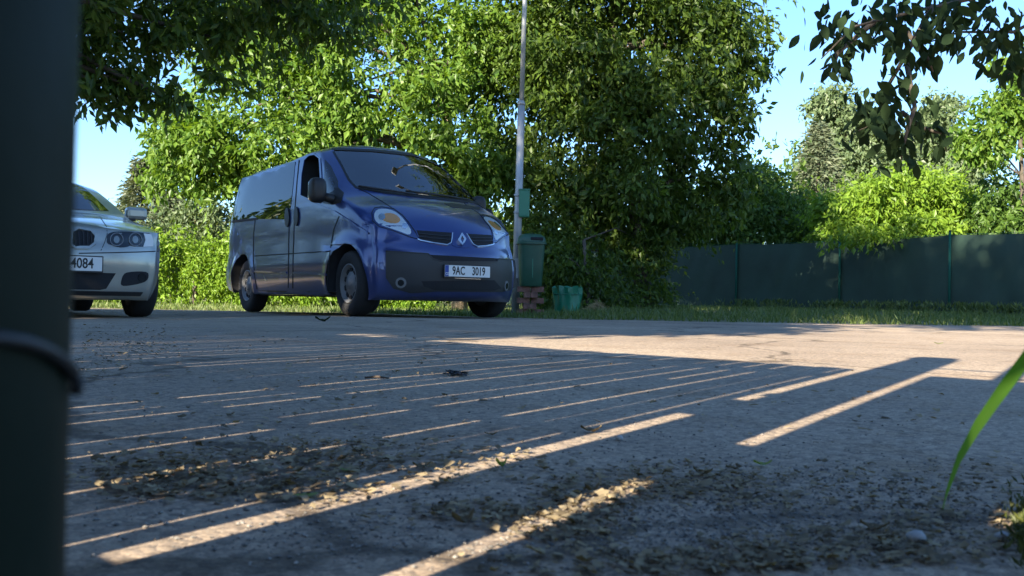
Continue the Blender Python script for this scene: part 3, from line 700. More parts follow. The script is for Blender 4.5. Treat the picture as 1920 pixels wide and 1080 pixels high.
for mir in (False, True):
    hh = csh.panel('headlight', [(200, 442), (204, 437), (216, 434.5), (240, 434.5), (262, 436), (284, 438), (283, 447), (276, 462), (262, 463), (246, 460), (236, 464), (222, 464), (212, 460), (200, 457)], M_glassdark, off=.003, thick=.01, step=5, mirror=mir, sm=1)
    for cx_, cy_, rr_ in ((218, 449.5, 12), (253, 449.5, 12)):
        csh.ring('lamp_ring', [(cx_+rr_*math.cos(a), cy_+rr_*math.sin(a)) for a in np.linspace(0, 2*math.pi, 21)[:-1]], 1.6, M_rim, off=.008, thick=.01, step=3, mirror=mir, parent=hh)
        csh.panel('projector_lens', [(cx_+5.5*math.cos(a), cy_+7*math.sin(a)) for a in np.linspace(0, 2*math.pi, 15)[:-1]], M_lampgrey, off=.006, thick=.01, step=3, mirror=mir, parent=hh)
    csh.panel('indicator', [(269, 438), (283, 440), (287, 452), (286, 462), (268, 463), (272, 450)], M_plate, off=.006, thick=.01, step=4, mirror=mir, parent=hh)
    csh.panel('fog_intake', [(226, 530), (231, 514), (240, 510), (262, 508.5), (277, 510), (279, 518), (275, 527), (262, 532), (240, 536), (228, 536)], M_seam, off=.002, thick=.01, step=5, mirror=mir, sm=1)
    csh.panel('fog_lamp', [(266+8*math.cos(a), 520+8*math.sin(a)) for a in np.linspace(0, 2*math.pi, 15)[:-1]], M_glassdark, off=.006, step=3, mirror=mir)
    csh.panel('bumper_strip', line_poly([(148, 475), (200, 474), (260, 472.5), (297, 471)], 1.8), M_seam, off=.003, thick=.008, step=6, mirror=mir)
    csh.panel('bonnet_seam', line_poly([(189, 470), (196, 455), (201, 438), (200, 425), (186, 405)], 1.2), M_seam, off=.002, thick=.006, step=6, mirror=mir)
for sg in (1, -1):
    kid = [(sg*.04, .565), (sg*.05, .67), (sg*.10, .70), (sg*.19, .69), (sg*.225, .65), (sg*.215, .585), (sg*.17, .55), (sg*.07, .545)]
    k_ = lp(csh, 'kidney_grille', kid, M_seam, off=.004)
    lp(csh, 'grille_surround', line_poly(kid[:5], .018), M_silver, off=.016, thick=.02, parent=k_); lp(csh, 'grille_surround', line_poly(kid[4:]+kid[:1], .018), M_silver, off=.016, thick=.02, parent=k_)
    for j in range(5): lp(csh, 'grille_slat', line_poly([(sg*(.07+.03*j), .56), (sg*(.07+.03*j), .685)], .006), M_black, off=.012, parent=k_)
lp(csh, 'air_intake', [(-.38, .36), (.38, .36), (.31, .235), (.26, .225), (-.26, .225), (-.31, .235)], M_seam, off=.003)
lp(csh, 'front_splitter', [(-.62, .215), (.62, .215), (.60, .185), (-.60, .185)], M_black, off=.01)
cz = .425
h_, n_, i_, d_ = csh.bvh.ray_cast(Vector((6, 0, cz)), Vector((-1, 0, 0)))
number_plate(CAR, h_+Vector((.028, 0, 0)), .52, (('5A3', -.125), ('4084', .115)), .078, .74, 0)
ws = [(-.64, .985), (-.50, 1.27), (-.30, 1.31), (0, 1.32), (.30, 1.31), (.50, 1.27), (.64, .985), (.30, .97), (0, .965), (-.30, .97)]
lp(csh, 'windscreen', ws, M_glassdark, off=.004, step=.06)
for sg in (1, -1):
    e = empty('door_mirror', (1.62, sg*.92, .99)); e.parent = CAR
    link('mirror_shell', box_mesh('mirror_shell', (0, 0, 0), (.13, .20, .125), .035), M_silver, e); link('mirror_foot', box_mesh('mirror_foot', (.01, -sg*.10, -.062), (.09, .18, .03), .012), M_black, e)
    link('mirror_glass', box_mesh('mirror_glass', (-.066, 0, .01), (.008, .16, .09), .01), M_chrome, e)
    # flank glazing
    pts = [(1.55, .97), (1.02, 1.24), (.35, 1.30), (-.25, 1.24), (-.55, 1.02), (.4, .955)]
    out = dens_poly([Vector(p) for p in pts], .12); n0 = len(out); r = delaunay_2d_cdt(out, [(i, (i+1) % n0) for i in range(n0)], [], 1, 1e-5); H = []
    for p in r[0]:
        h, nn, i, ds = csh.bvh.ray_cast(Vector((p.x, 3, p.y)), Vector((0, -1, 0))); H.append((h, nn))
    csh.build('side_window', H, [tuple(f) for f in r[2]], M_glassdark, .004, .01, None, sg < 0)
    for ax in (0, 2.725): wheel(CAR, ax, sg*.712, .312, .205, .215, sg, 5, M_rim, alloy=True)
link('underbody', box_mesh('underbody', (1.3, 0, .25), (3.9, 1.1, .14), .02), M_dark, CAR)

# ------------------------------------------------------------------ lamp post with its box
LPB = on_ground(966, 583); LPB = Vector((at(966, 580, 15.6).x, 15.6, gz(.05, 15.6)))
LP = empty('lamp_post', LPB); tag(LP, 'tall grey steel lamp post rising beside the blue van', 'lamp post'); sc = 15.6/FPX
tilt = Vector((.012, 0, 1)).normalized()
def lpz(z): return tilt*z
zs = (580-185)*sc
link('pole_sleeve', tube_mesh('pole_sleeve', [lpz(-.05), lpz(zs*.5), lpz(zs)], [.066, .063, .059], 20), M_galv, LP)
link('pole_collar', tube_mesh('pole_collar', [lpz(zs-.01), lpz(zs+.03), lpz(zs+.07)], [.062, .062, .041], 20), M_galv, LP)
link('pole_tube', tube_mesh('pole_tube', [lpz(zs+.05), lpz(zs+2), lpz(zs+4.2)], [.040, .037, .032], 18), M_galv, LP)
top = lpz(zs+4.2); link('lamp_arm', tube_mesh('lamp_arm', [top, top+Vector((-.1, -.3, .15)), top+Vector((-.2, -.9, .22))], [.034, .03, .028], 10), M_galv, LP)
link('lamp_head', box_mesh('lamp_head', top+Vector((-.26, -1.15, .22)), (.2, .6, .12), .04), M_galv, LP)
link('service_door', box_mesh('service_door', lpz(.75)+Vector((0, -.071, 0)), (.07, .012, .32), .004), M_galv, LP)
bc = at(983, 382, 15.52); BX = empty('control_box', (bc.x, bc.y, bc.z-.22)); tag(BX, 'small green box fixed to the lamp post', 'box')
link('box_case', box_mesh('box_case', (0, 0, .22), (.17, .13, .44), .012), M_boxg, BX)
link('box_lid', box_mesh('box_lid', (0, -.068, .22), (.15, .008, .40), .003), M_boxg, BX)
link('box_roof', box_mesh('box_roof', (0, 0, .445), (.19, .15, .02), .006), M_boxg, BX)
for zz in (.08, .36): link('mounting_strap', box_mesh('mounting_strap', (-.125, 0, zz), (.09, .02, .03), .003), M_galv, BX)

# ------------------------------------------------------------------ litter bin on bricks
bb = at(995, 537, 15.2); gzb = gz(bb.x, bb.y); sc = 15.2/FPX
BIN = empty('waste_bin', (bb.x, bb.y, bb.z)); tag(BIN, 'dark green plastic waste bin with domed lid on bricks behind the van', 'bin')
def rsq(hx, hy, z, n=28, p=4):
    return [(hx*math.copysign(abs(math.cos(t))**(2/p), math.cos(t)), hy*math.copysign(abs(math.sin(t))**(2/p), math.sin(t)), z) for t in np.linspace(0, 2*math.pi, n+1)[:-1]]
def loft(name, rings):
    n = len(rings[0]); V = [p for r_ in rings for p in r_]; F = []
    for i in range(len(rings)-1):
        for j in range(n): F.append((i*n+j, i*n+(j+1) % n, (i+1)*n+(j+1) % n, (i+1)*n+j))
    F.append(tuple(reversed(range(n)))); F.append(tuple(range((len(rings)-1)*n, len(rings)*n))); me = pymesh(name, V, F); autosmooth(me, 40); return me
hb = (537-458)*sc
link('bin_body', loft('bin_body', [rsq(.165, .18, 0), rsq(.175, .19, .02), rsq(.195, .21, hb*.5), rsq(.215, .235, hb)]), M_binleaf, BIN)
link('bin_rim', loft('bin_rim', [rsq(.226, .247, hb-.012), rsq(.24, .26, hb-.006), rsq(.24, .26, hb+.022), rsq(.226, .247, hb+.03)]), M_binleaf, BIN)
link('bin_lid', loft('bin_lid', [rsq(.228, .248, hb+.031), rsq(.224, .244, hb+.075), rsq(.20, .22, hb+.12), rsq(.15, .17, hb+.15), rsq(.08, .09, hb+.163), rsq(.02, .02, hb+.166)]), M_binleaf, BIN)
link('throw_slot', box_mesh('throw_slot', (.08, -.236, hb+.075), (.20, .03, .05), .01), M_seam, BIN)
link('bin_rib', box_mesh('bin_rib', (.02, -.207, hb*.55), (.014, .02, hb*.7), .004, Matrix.Rotation(0, 4, 'X')), M_boxg, BIN)
bi = 0; zt = bb.z-gzb; rows = max(3, int(zt/.075)); bh = zt/rows-.004
PED = empty('brick_plinth', (bb.x, bb.y, gzb)); tag(PED, 'low stack of red bricks under the green waste bin', 'bricks')
bme = box_mesh('brick', (0, 0, 0), (.20, .10, bh), .004); bme.materials.append(M_brick)
for r_ in range(rows):
    for k in range(2):
        for q in range(2):
            o = link('brick', bme, None, PED)
            if r_ % 2: o.location = (-.06+.11*k+random.uniform(-.01, .01), -.11+.22*q, bh/2+r_*(bh+.004)); o.rotation_euler = (0, 0, R(90+random.uniform(-4, 4)))
            else: o.location = (-.11+.22*k, -.06+.11*q, bh/2+r_*(bh+.004)); o.rotation_euler = (0, 0, R(random.uniform(-4, 4)))

# green plastic sack standing by the trees
gb = at(1063, 580, 15.6); SK = empty('garden_sack', (gb.x, gb.y, gz(gb.x, gb.y)-.01)); tag(SK, 'bright green plastic garden sack standing on the grass under dark trees', 'sack')
rings = []
for i in range(10):
    t = i/9; z = t*.42; ring = []
    for a in np.linspace(0, 2*math.pi, 41)[:-1]:
        rr = .21+.02*t+.016*math.sin(a*9+t*3)*(.4+t)+.01*math.sin(a*4-t*6); ring.append((rr*math.cos(a), rr*.8*math.sin(a), z+.018*math.sin(a*5)*t*t))
    rings.append(ring)
for t in (.93, .86): rings.append([(x*t, y*t, z-.03*(1-t)*20*.3) for x, y, z in rings[9]])
link('sack_skin', loft('sack_skin', rings), M_bagg, SK)
link('sack_band', tube_mesh('sack_band', [(.235*math.cos(a), .188*math.sin(a), .30) for a in np.linspace(0, 2*math.pi, 33)], [.008]*33, 6), M_boxg, SK)

# ------------------------------------------------------------------ fence with shade cloth
FP = [(5.6, 24.0), (7.5, 22.0), (8.93, 19.6), (10.36, 17.2), (11.8, 14.8)]
FP = [(-.4, 29.8), (1.6, 27.9), (3.6, 26.0)]+FP
FN = empty('mesh_fence', (FP[3][0], FP[3][1], gz(*FP[3]))); tag(FN, 'low fence of green posts screened with dark green cloth', 'fence'); FB = Vector(FN.location)
FHT = 1.60
for i, (x, y) in enumerate(FP):
    b = Vector((x, y, gz(x, y)))-FB
    po = link('fence_post', tube_mesh('fence_post', [b+Vector((0, 0, -.1)), b+Vector((0, 0, FHT+.06))], [.026, .026], 10), M_fpost, FN)
    link('post_cap', tube_mesh('post_cap', [b+Vector((0, 0, FHT+.055)), b+Vector((0, 0, FHT+.085))], [.030, .022], 10), M_black, po)
for (a, b) in zip(FP, FP[1:]):
    V, F = [], []; nx, nz = 24, 12; A = Vector((a[0], a[1], gz(*a)))-FB; B = Vector((b[0], b[1], gz(*b)))-FB; nrm = (B-A).cross(Vector((0, 0, 1))).normalized()
    for k in range(2):
        for i in range(nx+1):
            for j in range(nz+1):
                t, s = i/nx, j/nz; p = A.lerp(B, t)+Vector((0, 0, .02+(FHT-.03-.03*math.sin(math.pi*t))*s))
                wv = .014*math.sin(t*19+s*4)+.012*math.sin(t*37-s*7)+.02*math.sin(s*5+t*3); V.append(p-nrm*(wv*math.sin(math.pi*t)+.032+.003*k))
    q = (nx+1)*(nz+1)
    for k in range(2):
        for i in range(nx):
            for j in range(nz):
                f = (k*q+i*(nz+1)+j, k*q+(i+1)*(nz+1)+j, k*q+(i+1)*(nz+1)+j+1, k*q+i*(nz+1)+j+1); F.append(f[::-1] if k else f)
    link('shade_cloth', pymesh('shade_cloth', V, F, True), M_cloth, FN)
    link('top_wire', tube_mesh('top_wire', [A+Vector((0, 0, FHT)), A.lerp(B, .5)+Vector((0, 0, FHT-.025)), B+Vector((0, 0, FHT))], [.004]*3, 5), M_fpost, FN)

# ------------------------------------------------------------------ picket fence and gate beside the camera (casts the stripes of light)
TE = math.tan(SUN_EL)
def fl_v(u): return -.05-.272*(u+.5)
PK = empty('picket_fence', uv_xy(-.5, fl_v(-.5))); tag(PK, 'weathered board fence with narrow gaps and a thick gate post beside the green pole', 'fence'); PKB = Vector(PK.location)
fdir = (uv_xy(0, fl_v(0))-uv_xy(-1, fl_v(-1))).normalized(); frot = math.atan2(fdir.y, fdir.x)
def board(name, u0, u1, z0, z1, th=.018, back=0.0, m=None):
    um = (u0+u1)/2; c = uv_xy(um, fl_v(um)); wd = (u1-u0)/.962
    o = link(name, box_mesh(name, (0, 0, (z0+z1)/2), (wd, th, z1-z0), .002), m or M_wood, PK)
    nrm = Vector((-fdir.y, fdir.x, 0)); c = c+nrm*back; o.location = (c.x-PKB.x, c.y-PKB.y, 0); o.rotation_euler = (0, 0, frot); return o
u = -.522; k = 0
gaps = [.0065, .0045, .0085, .009, .008, .006, .004, .008, .0055, .009, .004, .007, .005]
board('picket', -.552, -.522, .05, 1.13)
u = -.552
while u > -6.2:
    g = gaps[k % len(gaps)] if k < 60 else .004; wd = .068+random.uniform(-.004, .004); board('picket', u-g-wd, u-g, .05+random.uniform(-.01, .01), 1.135+random.uniform(-.008, .008)); 
    if k > 1 and random.random() < .42: board('gap_blocker', u-g-.006, u+.006, .05, random.uniform(.42, .93), .010, -.016)  # strips added behind random gaps to break up the light stripes
    u -= g+wd; k += 1
for z in (.36, .475): board('rail', -6.2, -.525, z, z+.018, .03, -.026)
board('rail', -6.2, -.525, 1.0, 1.05, .03, -.026)
board('lock_plate', -.535, -.470, .585, .69, .022, .022, M_galv); board('lock_plate', -.51, -.475, .74, .76, .022, .022, M_galv)
board('gate_stop', -.54, -.478, 0, .185, .02, -.02); board('gate_post', -.480, -.362, 0, 1.44, .10); board('post_top', -.49, -.372, 1.44, 1.49, .09)
board('hinge_plate', -.375, -.315, .375, .49, .022, .022, M_galv)
# boards right of the post: overlapped; added slot lights the grass blade
u = -.322
for k in range(26):
    wd = .085; top_ = 1.11+random.uniform(-.012, .012)
    if k == 3: board('picket', u-.004, u+wd+.004, .02, .41, .018, .0); board('picket', u-.004, u+wd+.004, .44, top_, .018, .0)
    else: board('picket', u-.004, u+wd+.004, .02, top_, .018, .004*(k % 2))
    u += wd
a_, b_ = uv_xy(-.40, fl_v(-.40)), uv_xy(1.9, fl_v(1.9))
link('strand_wire', tube_mesh('strand_wire', [Vector((a_.x-PKB.x, a_.y-PKB.y, 1.245)), Vector((b_.x-PKB.x, b_.y-PKB.y, 1.235))], [.007, .007], 6), M_galv, PK)

# green pole close to the lens, with a twist of wire
PO = empty('green_pole', (-.1019, .150, 0)); tag(PO, 'dark green metal pole wrapped with wire in front of the silver car', 'pole')
M_pole = mat('old_green_pole', (.007, .015, .010), .6, 0, .15, col2=(.028, .034, .024), vscale=6, thresh=(.45, .85), bump=.06, bscale=30)
link('pole_tube', tube_mesh('pole_tube', [(0, 0, -.05), (.0004, 0, .2), (.0016, 0, .5), (.003, 0, 1.3)], [.030, .030, .030, .030], 32), M_pole, PO)
def pole_front(px):
    k = (px-960)/FPX; cx_, cy_, r_ = -.1019, .15, .0312; A = k*k+1; B = -2*(k*cx_+cy_); C = cx_*cx_+cy_*cy_-r_*r_; D_ = B*B-4*A*C
    return (-B-math.sqrt(D_))/(2*A) if D_ > 0 else -B/(2*A)
wr_ = [at(x, y, pole_front(x))-Vector(PO.location) for x, y in ((-160, 640), (-80, 632), (0, 634), (50, 642), (90, 657), (118, 675), (136, 695), (146, 716), (143, 734))]
link('wire_tie', tube_mesh('wire_tie', wr_, [.0011]*len(wr_), 8), M_black, PO)

# ------------------------------------------------------------------ trees
def shade_tree(name, label, u, v,  zc, ru, rz, htrunk, lobes, ncl, L, group='unseen shade trees behind the board fence', bottom=2.4, tu=None, extra=()):  # out of view; crowns placed and shaped along the sunbeams to cast shade
    b = uv_xy(u, v); bl = []; q = uv_xy(tu, v) if tu is not None else b
    for k in range(lobes):
        a = 2*math.pi*k/lobes+random.random(); z = zc+rz*random.uniform(-.75, .75); rr = ru*random.uniform(.35, .7)
        bl.append((b.x+rr*math.cos(a), b.y+rr*math.sin(a), z, ru*.55, ru*.55, rz*.42))
    bl.append((b.x, b.y, zc, ru*.7, ru*.7, rz*.9))
    for (du, ez, er, erz) in extra: e_ = uv_xy(u+du, v); bl.append((e_.x, e_.y, ez, er, er, erz))
    return tree(name, label, (q.x, q.y, 0), [(q.x, q.y, -.1), (q.x+.1, q.y, zc*.5), (b.x-.1, b.y+.1, zc), (b.x, b.y, zc+rz*.5)], .22, .07, bl, L_walnut, ncl, 26, .34, L, .55, group, shell=.2, zmin=bottom, limbs=False)
shade_tree('unseen_broadleaf', 'unseen tall dense broadleaf placed behind the long end of the board fence to shade the vehicles', -7.4, -4.0, 7.5, 3.4, 5.8, 4, 9, 2450, .19, bottom=1.6)
shade_tree('unseen_broadleaf', 'unseen slim tall broadleaf placed behind the board fence gate to shade the van and cloth fence', -4.3, -6.0, 8.1, 2.2, 5.2, 4, 7, 1900, .19, bottom=2.6, extra=((-1.3, 12.0, 1.6, 1.4), (.9, 12.0, 1.5, 1.4), (-.2, 11.6, 1.8, 1.6)))
shade_tree('unseen_broadleaf', 'unseen high crowned broadleaf placed behind the short fence boards to shade the hanging twigs', -.9, -6.5, 9.3, 2.0, 3.3, 5, 6, 1500, .19, bottom=6.3, tu=2.2, extra=((.3, 11.8, 1.9, 1.4), (-1.3, 11.9, 1.6, 1.4)))
shade_tree('unseen_broadleaf', 'unseen low spreading broadleaf added close behind the board fence to shade the asphalt', -3.65, -5.0, 4.3, 1.75, 2.2, 2, 7, 1000, .19, bottom=1.9)

# overhanging tree: dark boughs top left
b = (-5.9, 8.2)
OT = tree('walnut_tree', 'dark walnut tree with boughs hanging over the silver car', (b[0], b[1], gz(*b)), [(b[0], b[1], -.1), (b[0]+.1, b[1], 1.2), (b[0]+.4, b[1]+.1, 2.4), (b[0]+.8, b[1]+.2, 4)], .2, .09,
  [blob(230, 60, 9.4, 150, 105), blob(400, 70, 9.8, 160, 80), blob(170, 150, 9.2, 80, 65), blob(250, 165, 9.4, 75, 45), blob(560, 10, 10, 150, 60), blob(350, -60, 9.6, 300, 110), blob(40, 60, 9, 150, 130), blob(-60, -90, 9, 260, 190, 1.6), blob(315, 185, 9.5, 40, 22)],
  L_dark, 850, 22, .17, .125, .42, shell=.15)
# sunny tree behind the van, left half
d = 18.6
b = at(862, 588, d)
LT = tree('walnut_tree', 'sunlit yellow green walnut tree behind the van roof', (b.x, d, gz(b.x, d)), [b+Vector((0, 0, -.1)), at(858, 420, d), at(850, 300, d), at(836, 215, d-.1), at(826, 150, d)], .13, .10,
  [blob(365, 285, d-.6, 80, 85), blob(430, 210, d-.4, 110, 115), blob(560, 190, d-.5, 120, 120), blob(560, 290, d-.8, 130, 70), blob(690, 150, d, 120, 120), blob(700, 260, d-.4, 110, 65), blob(420, 325, d-.4, 80, 40), blob(500, 80, d, 140, 90), blob(660, 40, d+.2, 170, 80), blob(850, 70, d+.3, 120, 90), blob(330, 250, d-.2, 40, 60), blob(930, 120, d+.5, 90, 110), blob(305, 320, d-.2, 34, 38), blob(790, 240, d-.8, 60, 60), blob(880, 270, d-.6, 60, 60), blob(800, 160, d-.6, 80, 50), blob(830, 330, d-.3, 90, 40), blob(920, 330, d, 60, 70), blob(450, -80, d, 190, 120, 2.0), blob(700, -150, d+.5, 220, 160, 2.2)],
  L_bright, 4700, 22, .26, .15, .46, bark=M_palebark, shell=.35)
# dark trees in the middle
d = 18.4; b = at(1208, 592, d)
CT = tree('walnut_tree', 'large dark shaded walnut tree behind the waste bin', (b.x, d, gz(b.x, d)), [b+Vector((0, 0, -.1)), at(1203, 500, d), at(1190, 380, d), at(1165, 240, d), at(1150, 100, d)], .17, .10,
  [blob(1060, 110, d, 130, 120), blob(1200, 80, d-.3, 140, 120), blob(1320, 100, d-.2, 110, 95), blob(1385, 75, d-.2, 60, 50), blob(1080, 250, d, 120, 110), blob(1220, 230, d-.4, 130, 110), blob(1330, 220, d-.2, 72, 70), blob(1050, 380, d+.4, 90, 100), blob(1180, 370, d-.2, 130, 90), blob(1310, 330, d, 90, 70), blob(1150, -10, d, 260, 80), blob(1300, 390, d+.2, 95, 60), blob(970, 200, d+.8, 80, 150), blob(1000, 60, d+.4, 90, 90), blob(1400, 130, d, 40, 40), blob(1110, 470, d+.8, 110, 70), blob(1150, -170, d, 230, 150, 2.2)],
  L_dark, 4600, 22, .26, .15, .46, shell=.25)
d = 17.0; b = at(1105, 588, d)
tree('elder_bush', 'dark leafy bush growing low behind the green sack', (b.x, d, gz(b.x, d)), [b+Vector((0, 0, -.1)), at(1100, 520, d), at(1095, 450, d)], .05, .03,
  [blob(1060, 480, d, 75, 70), blob(1120, 500, d, 50, 65), blob(1040, 540, d+.3, 70, 45), blob(1120, 560, d+.3, 80, 30), blob(1010, 470, d+.6, 60, 80), blob(1180, 520, d+1.2, 55, 62), blob(1200, 450, d+1.4, 70, 50), blob(1235, 560, d+1.2, 50, 28)], L_dark, 1050, 18, .16, .10, .5, cat='bush', shell=.2, zmin=.04)
d = 25.5; b = at(1440, 584, d)
tree('elder_bush', 'mid green bush leaning over the cloth fence beside the dark walnut', (b.x, d+.6, gz(b.x, d)), [b+Vector((0, .6, -.1)), at(1435, 500, d+.6), at(1425, 420, d+.6)], .06, .03,
  [blob(1400, 410, d+1, 75, 50), blob(1480, 405, d+.6, 65, 50), blob(1330, 420, d+1.4, 80, 45), blob(1430, 360, d+1.4, 60, 50), blob(1250, 420, d+2.2, 70, 60), blob(1520, 425, d-.6, 45, 28), blob(1440, 450, d, 60, 12)], L_walnut, 1000, 20, .25, .15, .5, cat='bush', shell=.2, zmin=1.5)
# bushes and hedges
d = 19.0; b = at(365, 586, d)
HB = tree('hedge', 'bright sunlit yellow green hedge between the silver car and the van', (b.x, d, gz(b.x, d)), [b+Vector((0, 0, -.05)), at(365, 540, d), at(365, 500, d)], .05, .03,
  [blob(x, y, d, rx, ry, .5) for x, y, rx, ry in ((200, 520, 60, 66), (270, 515, 60, 66), (340, 512, 60, 68), (400, 510, 60, 70), (460, 512, 60, 70), (530, 520, 60, 60), (600, 540, 60, 45), (680, 550, 60, 36), (760, 556, 60, 30), (130, 520, 60, 60))], L_hedge, 3300, 16, .13, .085, .55, cat='hedge', shell=.5, zmin=-.06, limbs=False)
d = 27; b = at(380, 590, d)
tree('elder_bush', 'dull olive bush far behind the bright hedge beside the van', (b.x, d, gz(b.x, d)), [b+Vector((0, 0, -.1)), at(380, 500, d), at(380, 440, d)], .06, .03,
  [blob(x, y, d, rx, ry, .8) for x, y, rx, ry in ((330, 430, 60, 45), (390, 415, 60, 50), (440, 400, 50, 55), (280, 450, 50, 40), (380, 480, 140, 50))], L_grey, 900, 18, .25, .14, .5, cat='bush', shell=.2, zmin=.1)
d = 22.5; b = at(1680, 586, d)
tree('lilac_bush', 'round sunlit bright green bush rising above the cloth fence', (b.x+.6, d+1, gz(b.x, d)), [b+Vector((.6, 1, -.1)), at(1700, 500, d+1), at(1690, 420, d+1)], .06, .03,
  [blob(x, y, d+.6, rx, ry, 1.0) for x, y, rx, ry in ((1590, 410, 60, 45), (1650, 380, 70, 55), (1730, 370, 80, 52), (1800, 385, 70, 48), (1690, 425, 110, 40), (1850, 400, 50, 40), (1575, 430, 50, 25))]+[blob(x, y, d-1.6, rx, ry, .35) for x, y, rx, ry in ((1600, 440, 50, 14), (1700, 436, 60, 18), (1760, 425, 40, 14))], L_hedge, 1700, 20, .22, .15, .42, cat='bush', shell=.45, zmin=1.0)
d = 20.5; b = at(1890, 586, d)
tree('lilac_bush', 'green bush over the cloth fence beside the young walnut', (b.x+1, d, gz(b.x, d)), [b+Vector((1, 0, -.1)), at(1960, 500, d), at(1950, 420, d)], .06, .03,
  [blob(x, y, d, rx, ry, 1.0) for x, y, rx, ry in ((1900, 375, 50, 48), (1980, 370, 90, 70), (1900, 430, 60, 40), (2080, 380, 90, 80))], L_walnut, 700, 20, .22, .15, .42, cat='bush', shell=.4, zmin=1.0)
# far trees on the right
d = 44; b = at(1590, 580, d)
tree('birch_tree', 'tall hazy grey green birch tree far behind the bright bush', (b.x, d, .1), [b, at(1592, 450, d), at(1590, 300, d), at(1585, 190, d)], .25, .08,
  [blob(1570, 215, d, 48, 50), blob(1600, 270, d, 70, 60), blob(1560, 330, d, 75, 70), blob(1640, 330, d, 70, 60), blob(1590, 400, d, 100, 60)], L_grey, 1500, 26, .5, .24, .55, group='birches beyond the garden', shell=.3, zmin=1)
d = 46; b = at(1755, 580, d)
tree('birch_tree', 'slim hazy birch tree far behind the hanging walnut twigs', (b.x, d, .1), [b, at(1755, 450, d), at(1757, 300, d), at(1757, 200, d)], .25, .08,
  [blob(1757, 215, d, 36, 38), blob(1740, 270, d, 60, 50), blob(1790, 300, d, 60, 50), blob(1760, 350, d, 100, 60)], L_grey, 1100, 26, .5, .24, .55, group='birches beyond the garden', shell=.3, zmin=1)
def spruce(name, label, px, py_top, py_bot, d, wpx, n, mt):
    b = at(px, 582, d); o = empty(name, (b.x, d, b.z)); tag(o, label, 'tree', 'distant spruces'); t = at(px, py_top, d); H = t.z-b.z
    link('trunk', tube_mesh('trunk', [(0, 0, -.2), (0, 0, H*.5), (0, 0, H*.98)], [.18, .1, .02], 8), M_bark, o)
    z0 = at(px, py_bot, d).z-b.z; P, D = [], []
    for k in range(n):
        f = RNG.random()**1.3; z = z0+(H-z0)*f; rad = wpx*d/FPX*(1-f)**.9+.05; a = RNG.random()*2*math.pi; r_ = rad*(.2+.8*RNG.random()**.5); z -= r_*.25
        for q in range(10): P.append((r_*math.cos(a)+RNG.normal()*.13, r_*math.sin(a)+RNG.normal()*.13, z+RNG.normal()*.1)); D.append((math.cos(a)+RNG.normal()*.4, math.sin(a)+RNG.normal()*.4, -.25+RNG.normal()*.35))
    P = np.array(P); D = np.array(D); D /= np.linalg.norm(D, axis=1, keepdims=True); Ls = .22*(.6+.8*RNG.random(len(P))); Vv, Ff = leaf_arr(P, D, Ls, Ls*.32)
    c = link('crown', npmesh('crown', Vv, Ff), mt, o); c['kind'] = 'stuff'
spruce('spruce_tree', 'dull spruce tree standing beside the far birches', 1530, 235, 440, 38, 75, 900, L_spruce)
spruce('spruce_tree', 'pale distant spruce above the roof of the silver car', 262, 300, 500, 36, 80, 1000, L_spruce)
spruce('spruce_tree', 'small distant spruce between silver car and sunlit walnut', 320, 360, 520, 33, 70, 700, L_spruce)
# lit young walnut at the right edge
d = 20; b = at(1925, 590, d)
tree('walnut_tree', 'young sunlit walnut tree with thin trunk behind the cloth fence', (b.x, d, gz(b.x, d)), [b, at(1920, 450, d), at(1916, 330, d), at(1912, 230, d), at(1925, 100, d)], .06, .04,
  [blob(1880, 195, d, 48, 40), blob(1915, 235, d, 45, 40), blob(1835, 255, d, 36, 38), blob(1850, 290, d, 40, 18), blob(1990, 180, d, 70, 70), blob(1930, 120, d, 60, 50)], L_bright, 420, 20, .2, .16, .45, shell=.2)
# far background greenery closing the view under the crowns
def treeline(name, label, x0, x1, d, h, n, m, L=.5):
    b = at((x0+x1)/2, 580, d); o = empty(name, (b.x, d, .05)); tag(o, label, 'trees', kind='stuff'); bl = []
    xs_ = np.arange(at(x0, 580, d).x, at(x1, 580, d).x, h*.55)
    for x in xs_: hh = h*random.uniform(.7, 1.1); bl.append((x, d+random.uniform(-1, 1), hh*.5, h*.45, 1.2, hh*.55))
    c = crown('crown', o, m, bl, n, 22, .5, L, .55, .3, .05); return o
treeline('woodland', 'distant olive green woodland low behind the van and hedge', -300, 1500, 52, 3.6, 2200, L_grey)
def back_trees():
    o = empty('tree_belt', (-18, -14, 0)); tag(o, 'belt of dark trees enclosing the yard beyond the board fence', 'trees', kind='stuff'); bl = []
    for k in range(26):
        a = R(-30-k*7.0); r_ = 27+random.uniform(-2, 3); h = random.uniform(3.0, 4.4) if k < 14 else random.uniform(4.5, 6.5); bl.append((r_*math.sin(a), r_*math.cos(a), h*.5, 2.2, 2.2, h*.52))
    crown('crown', o, L_dark, bl, 3200, 20, .5, .42, .55, .4, .05)
back_trees()
treeline('shrubbery', 'dense dark shrubbery in shade far behind the middle trees', 620, 1460, 31.5, 4.4, 1500, L_dark, .24)

# glimpse of a house roof beyond the hedge
d = 60; hb_ = at(330, 428, d); HS = empty('house', (hb_.x, d, 0)); tag(HS, 'small far house with red roof glimpsed beside the sunlit tree', 'house'); zz = hb_.z
link('wall', box_mesh('wall', (0, 0, (zz-.3)/2), (3.2, 3, zz-.3)), M_wall, HS)
link('roof', pymesh('roof', [(-1.8, -1.8, zz-.32), (1.8, -1.8, zz-.32), (1.8, 1.8, zz-.32), (-1.8, 1.8, zz-.32), (-1.2, 0, zz+.7), (1.2, 0, zz+.7)], [(0, 1, 5, 4), (1, 2, 5), (2, 3, 4, 5), (3, 0, 4), (3, 2, 1, 0)]), M_roof, HS)

